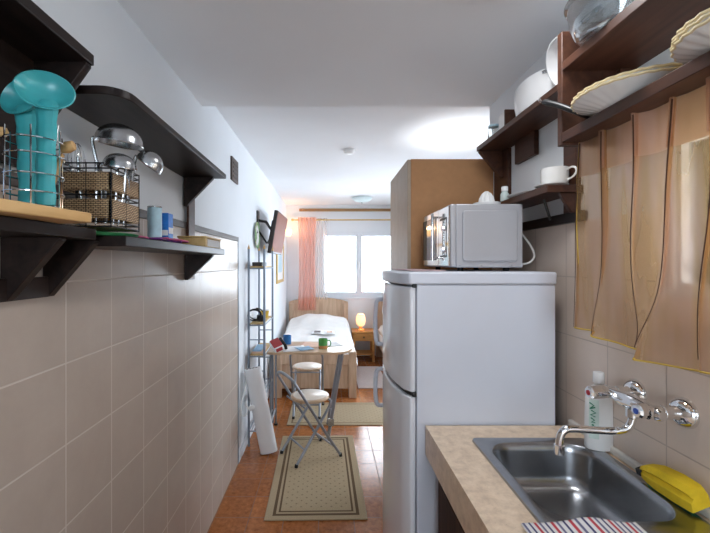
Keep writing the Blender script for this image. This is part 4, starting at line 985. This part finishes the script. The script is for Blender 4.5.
def quilt(u, v):
    y = 4.215+1.765*v; k = 2*u-1
    pil = math.exp(-((y-5.72)/.33)**2)
    zt = .505 + .05*math.sin(PI*min(1,v*1.2))**1 + .21*pil*(1-.55*abs(k)**2.2) + .006*math.sin(9*u+13*v) + .005*math.sin(23*u-7*v)
    foot = max(0, 1-v*18)
    edge = max(0, (abs(k)-.84)/.16)
    x = -.145 + .462*math.copysign(min(1, abs(k)*1.06), k) + .004*math.sin(40*v)*edge
    z = zt - .17*edge**1.3 - .05*foot**2
    return (x, y, z)
tag(MB().grid(quilt, 48, 60).build('bed_cover', 'linen', angle=180), 'white quilt spread over the pale oak single bed', 'quilt')
t = thing('magazine', 'open magazine lying on the white quilt', 'magazine', (-.09,4.95,.57))
MB().grid(lambda u,v: (-.22+.30*u, 4.83+.22*v, .578+.012*math.sin(PI*abs(2*u-1))), 16, 4).build('pages', 'paper', t, solid=.004)
MB().box((-.18,4.87,.5925),(-.10,5.0,.5935)).build('picture', 'trimwood', t)
MB().box((-.02,4.87,.5925),(.05,4.98,.5935)).build('picture', 'paperpink', t)

# nightstand with lamp
ns = thing('nightstand', 'orange pine nightstand with one drawer right of the bed', 'nightstand', (.52,5.90,0))
NX0, NX1, NY0, NY1 = .352, .695, 5.72, 6.05
MB().box((NX0, NY0, .428), (NX1, NY1, .450)).build('top', 'pine', ns, bevel=.003)
for x in (NX0+.012, NX1-.047):
    for y in (NY0+.012, NY1-.047): MB().box((x,y,0),(x+.035,y+.035,.4279)).build('leg', 'pine', ns, bevel=.002)
MB().box((NX0+.05, NY0+.03, .31), (NX1-.05, NY1-.05, .4275)).build('drawer_case', 'pine', ns)
dr = MB().box((NX0+.0475, NY0+.010, .315), (NX1-.0475, NY0+.0299, .422)).build('drawer', 'pine', ns, bevel=.003)
MB().lathe([(0,.022),(.013,.019),(.014,.012),(.006,.006),(.006,0),(0,0)], T(.524, NY0+.0099, .37, PI/2,0,0), 18).build('knob', 'dwood', dr)
MB().box((NX0+.03, NY0+.03, .10), (NX1-.03, NY1-.03, .118)).build('lower_shelf', 'pine', ns)
lp = thing('bedside_lamp', 'small glowing orange lamp on the pine nightstand', 'lamp', (.49,5.90,.450))
MB().lathe([(0,0),(.05,0),(.05,.012),(.03,.02),(.022,.04),(.022,.065),(0,.065)], T(.49,5.88,.4505), 28).build('base', 'pine', lp)
MB().lathe([(.034,.060),(.062,.085),(.074,.14),(.068,.20),(.050,.24),(.048,.24),(.066,.20),(.072,.14),(.060,.086),(.034,.062),(.034,.060)], T(.49,5.88,.4505), 32).build('lamp_shade', 'lampglow', lp)

# second bed on the right with grey linen
b2 = thing('bed', 'second bed with grey blue linen partly hidden behind the fridge', 'bed', (1.2,5.15,0))
pts = [(.745,6.06,0),(1.70,6.06,0),(1.70,6.06,.86)] + [(1.70-.955*k/16,6.06,.86+.07*math.sin(PI*k/16)**.8) for k in range(1,16)] + [(.745,6.06,.86)]
MB().prism(pts, (0,.03,0)).build('headboard', 'oak', b2, bevel=.004)
for x in (.76, 1.66): MB().box((x, 4.271, .20), (x+.025, 6.05, .44)).build('side_rail', 'oak', b2, bevel=.003)
for x in (.75, 1.615): MB().box((x, 4.20, 0), (x+.085, 4.27, .50)).build('leg', 'oak', b2, bevel=.005)
MB().box((.84, 4.215, .10), (1.61, 4.24, .47)).build('footboard', 'oak', b2, bevel=.003)
MB().box((.79, 4.245, .24), (1.66, 6.035, .48)).build('mattress', 'linen', b2, bevel=.03, seg=3)
def quilt2(u, v):
    y = 4.23+1.72*v; k = 2*u-1
    e = max(0, (abs(k)-.80)/.20)
    return (1.225+.475*math.copysign(min(1,abs(k)*1.1),k)+.008*math.sin(30*v)*e, y, .515+.01*math.sin(9*u+11*v)-.24*e**1.2)
tag(MB().grid(quilt2, 40, 50).build('bed_cover', 'linen', angle=180), 'white cover hanging over the side of the second bed', 'quilt')
def pil(u, v):
    a = 2*PI*u; b = PI*(v-.5)
    f = lambda q, p: math.copysign(abs(q)**p, q)
    return (1.15+.34*f(math.cos(b),.5)*f(math.cos(a),.5), 5.86+.06*f(math.cos(b),.5)*f(math.sin(a),.6)+.09*math.sin(b), .74+.19*math.sin(b))
tag(MB().grid(pil, 32, 16).build('pillow', 'greysheet', angle=180), 'grey blue pillow leaning on the headboard of the second bed', 'pillow')

# ------------------------------------------------------------------ wardrobe, far curtain, rod
wd = thing('wardrobe', 'tall brown board wardrobe standing behind the fridge', 'wardrobe', (.7,2.28,0))
MB().box((.426, 2.00, .0), (.96, 2.018, 1.998)).build('side_panel', 'mdf', wd, bevel=.001)
MB().box((.426, 2.532, .0), (.96, 2.55, 1.998)).build('side_panel', 'mdf', wd, bevel=.001)
MB().box((.426, 2.0181, 1.98), (.96, 2.5319, 1.998)).build('top_panel', 'mdf', wd)
MB().box((.945, 2.0181, .05), (.96, 2.5319, 1.9799)).build('back_panel', 'mdf', wd)
for y0, y1 in ((2.002, 2.274), (2.277, 2.549)):
    dd = MB().box((.408, y0, .06), (.4258, y1, 1.996)).build('door', flat('pale_brown_door', (.40,.31,.23), .5, var=.06) if y0 < 2.1 else bpy.data.materials['pale_brown_door'], wd, bevel=.002)
    yk = y1-.03 if y0 < 2.1 else y0+.03
    MB().lathe([(0,.022),(.012,.019),(.013,.012),(.006,.006),(.006,0),(0,0)], T(.4081, yk, 1.0, 0,-PI/2,0), 16).build('knob', 'steel', dd)
cr = thing('window_curtain', 'sheer salmon pink curtain drawn to the left of the bedroom window', 'curtain', (-.32,6.0,.8))
def pc(x0, x1, n, z0, z1, yo):
    def f(u, v):
        z = z0+(z1-z0)*v; sq = 1-.10*math.sin(PI*v)
        return ((x0+x1)/2+(x1-x0)*(u-.5)*sq, yo+.017*math.sin(u*n*2*PI+.8*math.sin(3*u*n))*(1-.2*v), z)
    return f
MB().grid(pc(-.47,-.19,5,.74,2.175,6.005), 110, 24).build('salmon_panel', 'pinkcurtain', cr, angle=180)
MB().grid(pc(-.24,-.02,5,.90,2.165,6.06), 80, 24).build('pale_panel', 'palecurtain', cr, angle=180)
rd = thing('curtain_rod', 'light wooden curtain rod over the bedroom window', 'curtain rod', (.45,6.035,2.137))
MB().tube([(-.53,6.035,2.137),(1.35,6.035,2.137)], .011, 12).build('rod', 'boxwood', rd)
MB().lathe([(0,-.03),(.016,-.024),(.022,-.008),(.018,.008),(.010,.016),(.012,.02),(0,.02)], T(-.55,6.035,2.137,0,PI/2,0), 20).build('finial', 'boxwood', rd)
for k in range(10):
    x = -.47+.05*k; MB().tube([(x+.0*math.cos(a), 6.035+.018*math.cos(a), 2.137+.018*math.sin(a)) for a in [2*PI*j/16 for j in range(16)]], .003, 6, closed=True).build('ring', 'boxwood', rd)
for x in (-.40, 1.25): MB().box((x-.008,6.035,2.118),(x+.008,6.149,2.126)).build('wall_bracket', 'boxwood', rd)
tag(MB().box((-.46,6.118,2.283),(1.30,6.1495,2.325)).build('pelmet_board', flat('brown_batten', (.30,.17,.07), .5), bevel=.002), 'narrow brown wooden batten on the wall close below the bedroom ceiling', 'batten')

# ------------------------------------------------------------------ left wall of the bedroom: TV, plate, picture, sconce
tv = thing('television', 'television on a black wall arm seen edge on at the left wall', 'television', (-.5,3.95,1.5))
S = T(-.497,3.98,1.755,0,.17,0) @ T(0,0,0,0,0,-.03)
mb = MB().box((-.035,-.335,-.205),(0,.335,.205),S); mb.build('casing', 'tvback', tv, bevel=.006)
mb = MB().box((-.070,-.20,-.12),(-.0352,.20,.12),S); mb.build('back_hump', 'tvback', tv, bevel=.012)
mb = MB().box((.0002,-.322,-.185),(.003,.322,.192),S); mb.build('screen', 'tvscreen', tv)
MB().box((-.6648,3.58,1.74),(-.650,3.66,1.95)).build('wall_plate', 'black', tv, bevel=.003)
MB().tube([(-.650,3.62,1.86),(-.600,3.72,1.86),(-.590,3.90,1.82),(-.560,3.96,1.78)], .014, 10).build('arm', 'black', tv)
MB().tube(bez([(-.648,3.62,1.76),(-.60,3.66,1.68),(-.590,3.75,1.66),(-.575,3.88,1.72)], 20), .009, 8).build('cable', 'black', tv)
dp = t = thing('decorative_plate', 'round green rimmed decorative plate hanging on the left wall', 'plate', (-.66,3.50,1.45))
PL = T(-.6648,3.52,1.715,0,PI/2,0)
MB().lathe([(0,0),(.06,0),(.115,.020),(.117,.023),(.095,.019),(.06,.006),(0,.005)], PL, 40).build('plate_body', 'porc', t)
MB().lathe([(.094,.0195),(.117,.0235),(.121,.024),(.121,.020),(.116,.0195),(.094,.0195)], PL, 40).build('rim', 'greenrim', t)
t = MB(); a_ = [(.016*math.cos(k*PI/6)*(1+.5*(k%2)), .016*math.sin(k*PI/6)*(1+.5*(k%2))) for k in range(12)]
t.prism([(-.6585, 3.52+x*2.4, 1.715+y*2.4) for x, y in a_], (.002,0,0)); t.build('leaf_motif', 'greenrim', dp)
t = thing('picture_frame', 'gilt framed pale picture on the left wall behind the television', 'picture', (-.66,5.3,1.25))
f = MB()
py0, py1, pz0, pz1 = 4.92, 5.62, 1.20, 1.74
f.box((-.6648,py0,pz0),(-.645,py0+.04,pz1)).box((-.6648,py1-.04,pz0),(-.645,py1,pz1)).box((-.6648,py0+.04,pz0),(-.645,py1-.04,pz0+.04)).box((-.6648,py0+.04,pz1-.04),(-.645,py1-.04,pz1))
f.build('frame', 'gold', t, bevel=.004)
MB().box((-.6648,py0+.04,pz0+.04),(-.655,py1-.04,pz1-.04)).build('picture_sheet', 'paper', t)
MB().box((-.6549,py0+.16,pz0+.14),(-.654,py1-.16,pz1-.16)).build('picture_field', 'bluepale', t)
t = thing('wall_sconce', 'glowing wall lamp near the far left bedroom corner', 'wall lamp', (-.66,5.85,1.84))
MB().box((-.6648,5.80,1.86),(-.648,5.90,1.96)).build('mount', 'plastic', t, bevel=.004)
MB().lathe([(.030,0),(.052,.05),(.056,.10),(.053,.10),(.049,.05),(.027,.002),(.030,0)], T(-.60,5.85,1.87), 28).build('lamp_shade', 'sconceglow', t)
MB().tube([(-.648,5.85,1.885),(-.615,5.85,1.872)], .007, 8).build('arm', 'plastic', t)
t = thing('ceiling_lamp', 'round frosted glass flush lamp on the bedroom ceiling', 'ceiling lamp', (.47,5.45,HF-.07))
MB().lathe([(0,-.072),(.03,-.071),(.10,-.055),(.138,-.025),(.146,-.012),(.140,-.010),(0,-.010)], T(.468,5.42,HF-.0005), 44).build('glass_dish', 'milk', t)
MB().lathe([(.12,-.0098),(.12,0),(0,0),(0,-.0098)], T(.468,5.42,HF-.0005), 36).build('mount', 'plastic', t)
MB().lathe([(0,-.088),(.008,-.086),(.010,-.078),(.006,-.0725),(0,-.0725)], T(.468,5.42,HF-.0005), 14).build('knob', 'steel', t)
t = thing('smoke_detector', 'small white round smoke detector on the ceiling past the step', 'smoke detector', (.17,3.15,HF-.04))
MB().lathe([(0,-.036),(.025,-.036),(.040,-.028),(.046,-.012),(.046,-.006)], T(.17,3.15,HF-.0005), 32).build('cover', 'plastic', t)
MB().lathe([(.052,-.0058),(.052,0),(0,0),(0,-.0058)], T(.17,3.15,HF-.0005), 32).build('mount', 'plastic', t)
t = thing('ceiling_lamp', 'flat round lamp added on the kitchen ceiling to brighten the worktop, out of frame', 'ceiling lamp', (.46,.98,HK-.06))  # unseen fixture, added to lift the worktop and sink
KX, KY = .46, .98
MB().lathe([(.15,-.045),(.155,-.04),(.155,0),(0,0),(0,-.04),(.148,-.04),(.15,-.045)], T(KX,KY,HK-.0005), 36).build('mount', 'plastic', t)
# added floor lamp, unseen behind the wardrobe, for the bright patch on the ceiling
fl = thing('uplighter', 'uplighter floor lamp added unseen behind the wardrobe to light the ceiling', 'floor lamp', (.98,2.76,0))
LX, LY = .97, 2.78
MB().lathe([(0,0),(.13,0),(.13,.012),(.02,.03),(.012,.05),(0,.05)], T(LX,LY,.0005), 32).build('base', 'grey', fl)
MB().tube([(LX,LY,.05),(LX,LY,1.78)], .012, 12).build('pole', 'grey', fl)
MB().lathe([(0,1.781),(.03,1.782),(.09,1.81),(.14,1.87),(.137,1.872),(.088,1.815),(.03,1.79),(0,1.79)], T(LX,LY,0), 36).build('bowl', 'white', fl)

# ------------------------------------------------------------------ light
def lamp(name, kind, loc, rot, energy, col, size=.1, size_y=None):
    l = bpy.data.lights.new(name, kind); l.energy = energy; l.color = col
    o = bpy.data.objects.new(name, l); C.objects.link(o); o.location = loc; o.rotation_euler = rot
    if kind == 'AREA':
        l.size = size
        if size_y: l.shape = 'RECTANGLE'; l.size_y = size_y
    elif kind == 'SPOT': l.shadow_soft_size = size
    else: l.shadow_soft_size = size
    return o
UP = lamp('added_uplight', 'SPOT', (LX, LY, 1.845), (PI, 0, 0), 14, (.92,.96,1), .03)
UP.data.spot_size = math.radians(100); UP.data.spot_blend = .9
lamp('bedside_bulb', 'POINT', (.49,5.88,.60), (0,0,0), 3, (1,.55,.25), .02)
lamp('sconce_bulb', 'POINT', (-.60,5.85,1.99), (0,0,0), 2.2, (1,.6,.3), .02)
KL = lamp('kitchen_added_light', 'AREA', (KX,KY,HK-.05), (0,0,0), 4.3, (.97,.98,1), .28); KL.data.shape = 'DISK'  # added light of the unseen kitchen fixture
lamp('ceiling_bulb', 'POINT', (.468,5.42,HF-.16), (0,0,0), 0.01, (1,.95,.9), .05)
def portal(name, loc, rot, sx, sy):
    o = lamp(name, 'AREA', loc, rot, 1, (1,1,1), sx, sy); o.data.cycles.is_portal = True; return o
portal('portal_far', ((FX0+FX1)/2, YF+.19, (FZ0+FZ1)/2), (-PI/2,0,0), FX1-FX0, FZ1-FZ0)
portal('portal_kitchen', (XR+.19, (WY0+WO)/2, (WZ0+WZ1)/2), (0,PI/2,0), WZ1-WZ0+.16, WO-WY0)
portal('portal_side', (XRF+.19, (RY0+RY1)/2, (RZ0+RZ1)/2), (0,PI/2,0), RZ1-RZ0, RY1-RY0)
portal('portal_door', (.075, YB-.19, 1.48), (PI/2,0,0), 1.05, 1.15)
wd_ = bpy.data.worlds.new('sky'); sc.world = wd_; wd_.use_nodes = True
nt = wd_.node_tree; bg = nt.nodes['Background']
bg.inputs['Color'].default_value = (.86,.93,1.0,1); bg.inputs['Strength'].default_value = 9.0

# ------------------------------------------------------------------ camera
cam = bpy.data.cameras.new('camera'); co = bpy.data.objects.new('camera', cam); C.objects.link(co)
co.location = (0,0,1.46); co.rotation_euler = (PI/2,0,0)
cam.sensor_width = 36; cam.lens = 36*388/710; cam.shift_x = 26.6/710; cam.shift_y = -3.1/710
cam.clip_start = .02; cam.clip_end = 60
sc.camera = co
sc.view_settings.view_transform = 'Standard'; sc.view_settings.look = 'None'; sc.view_settings.gamma = 1
sc.view_settings.exposure = 0.46; sc.view_settings.use_curve_mapping = False
sc.cycles.use_denoising = True
sc.cycles.max_bounces = 14; sc.cycles.diffuse_bounces = 8; sc.cycles.glossy_bounces = 6; sc.cycles.transmission_bounces = 10; sc.cycles.transparent_max_bounces = 16
sc.cycles.sample_clamp_indirect = 4
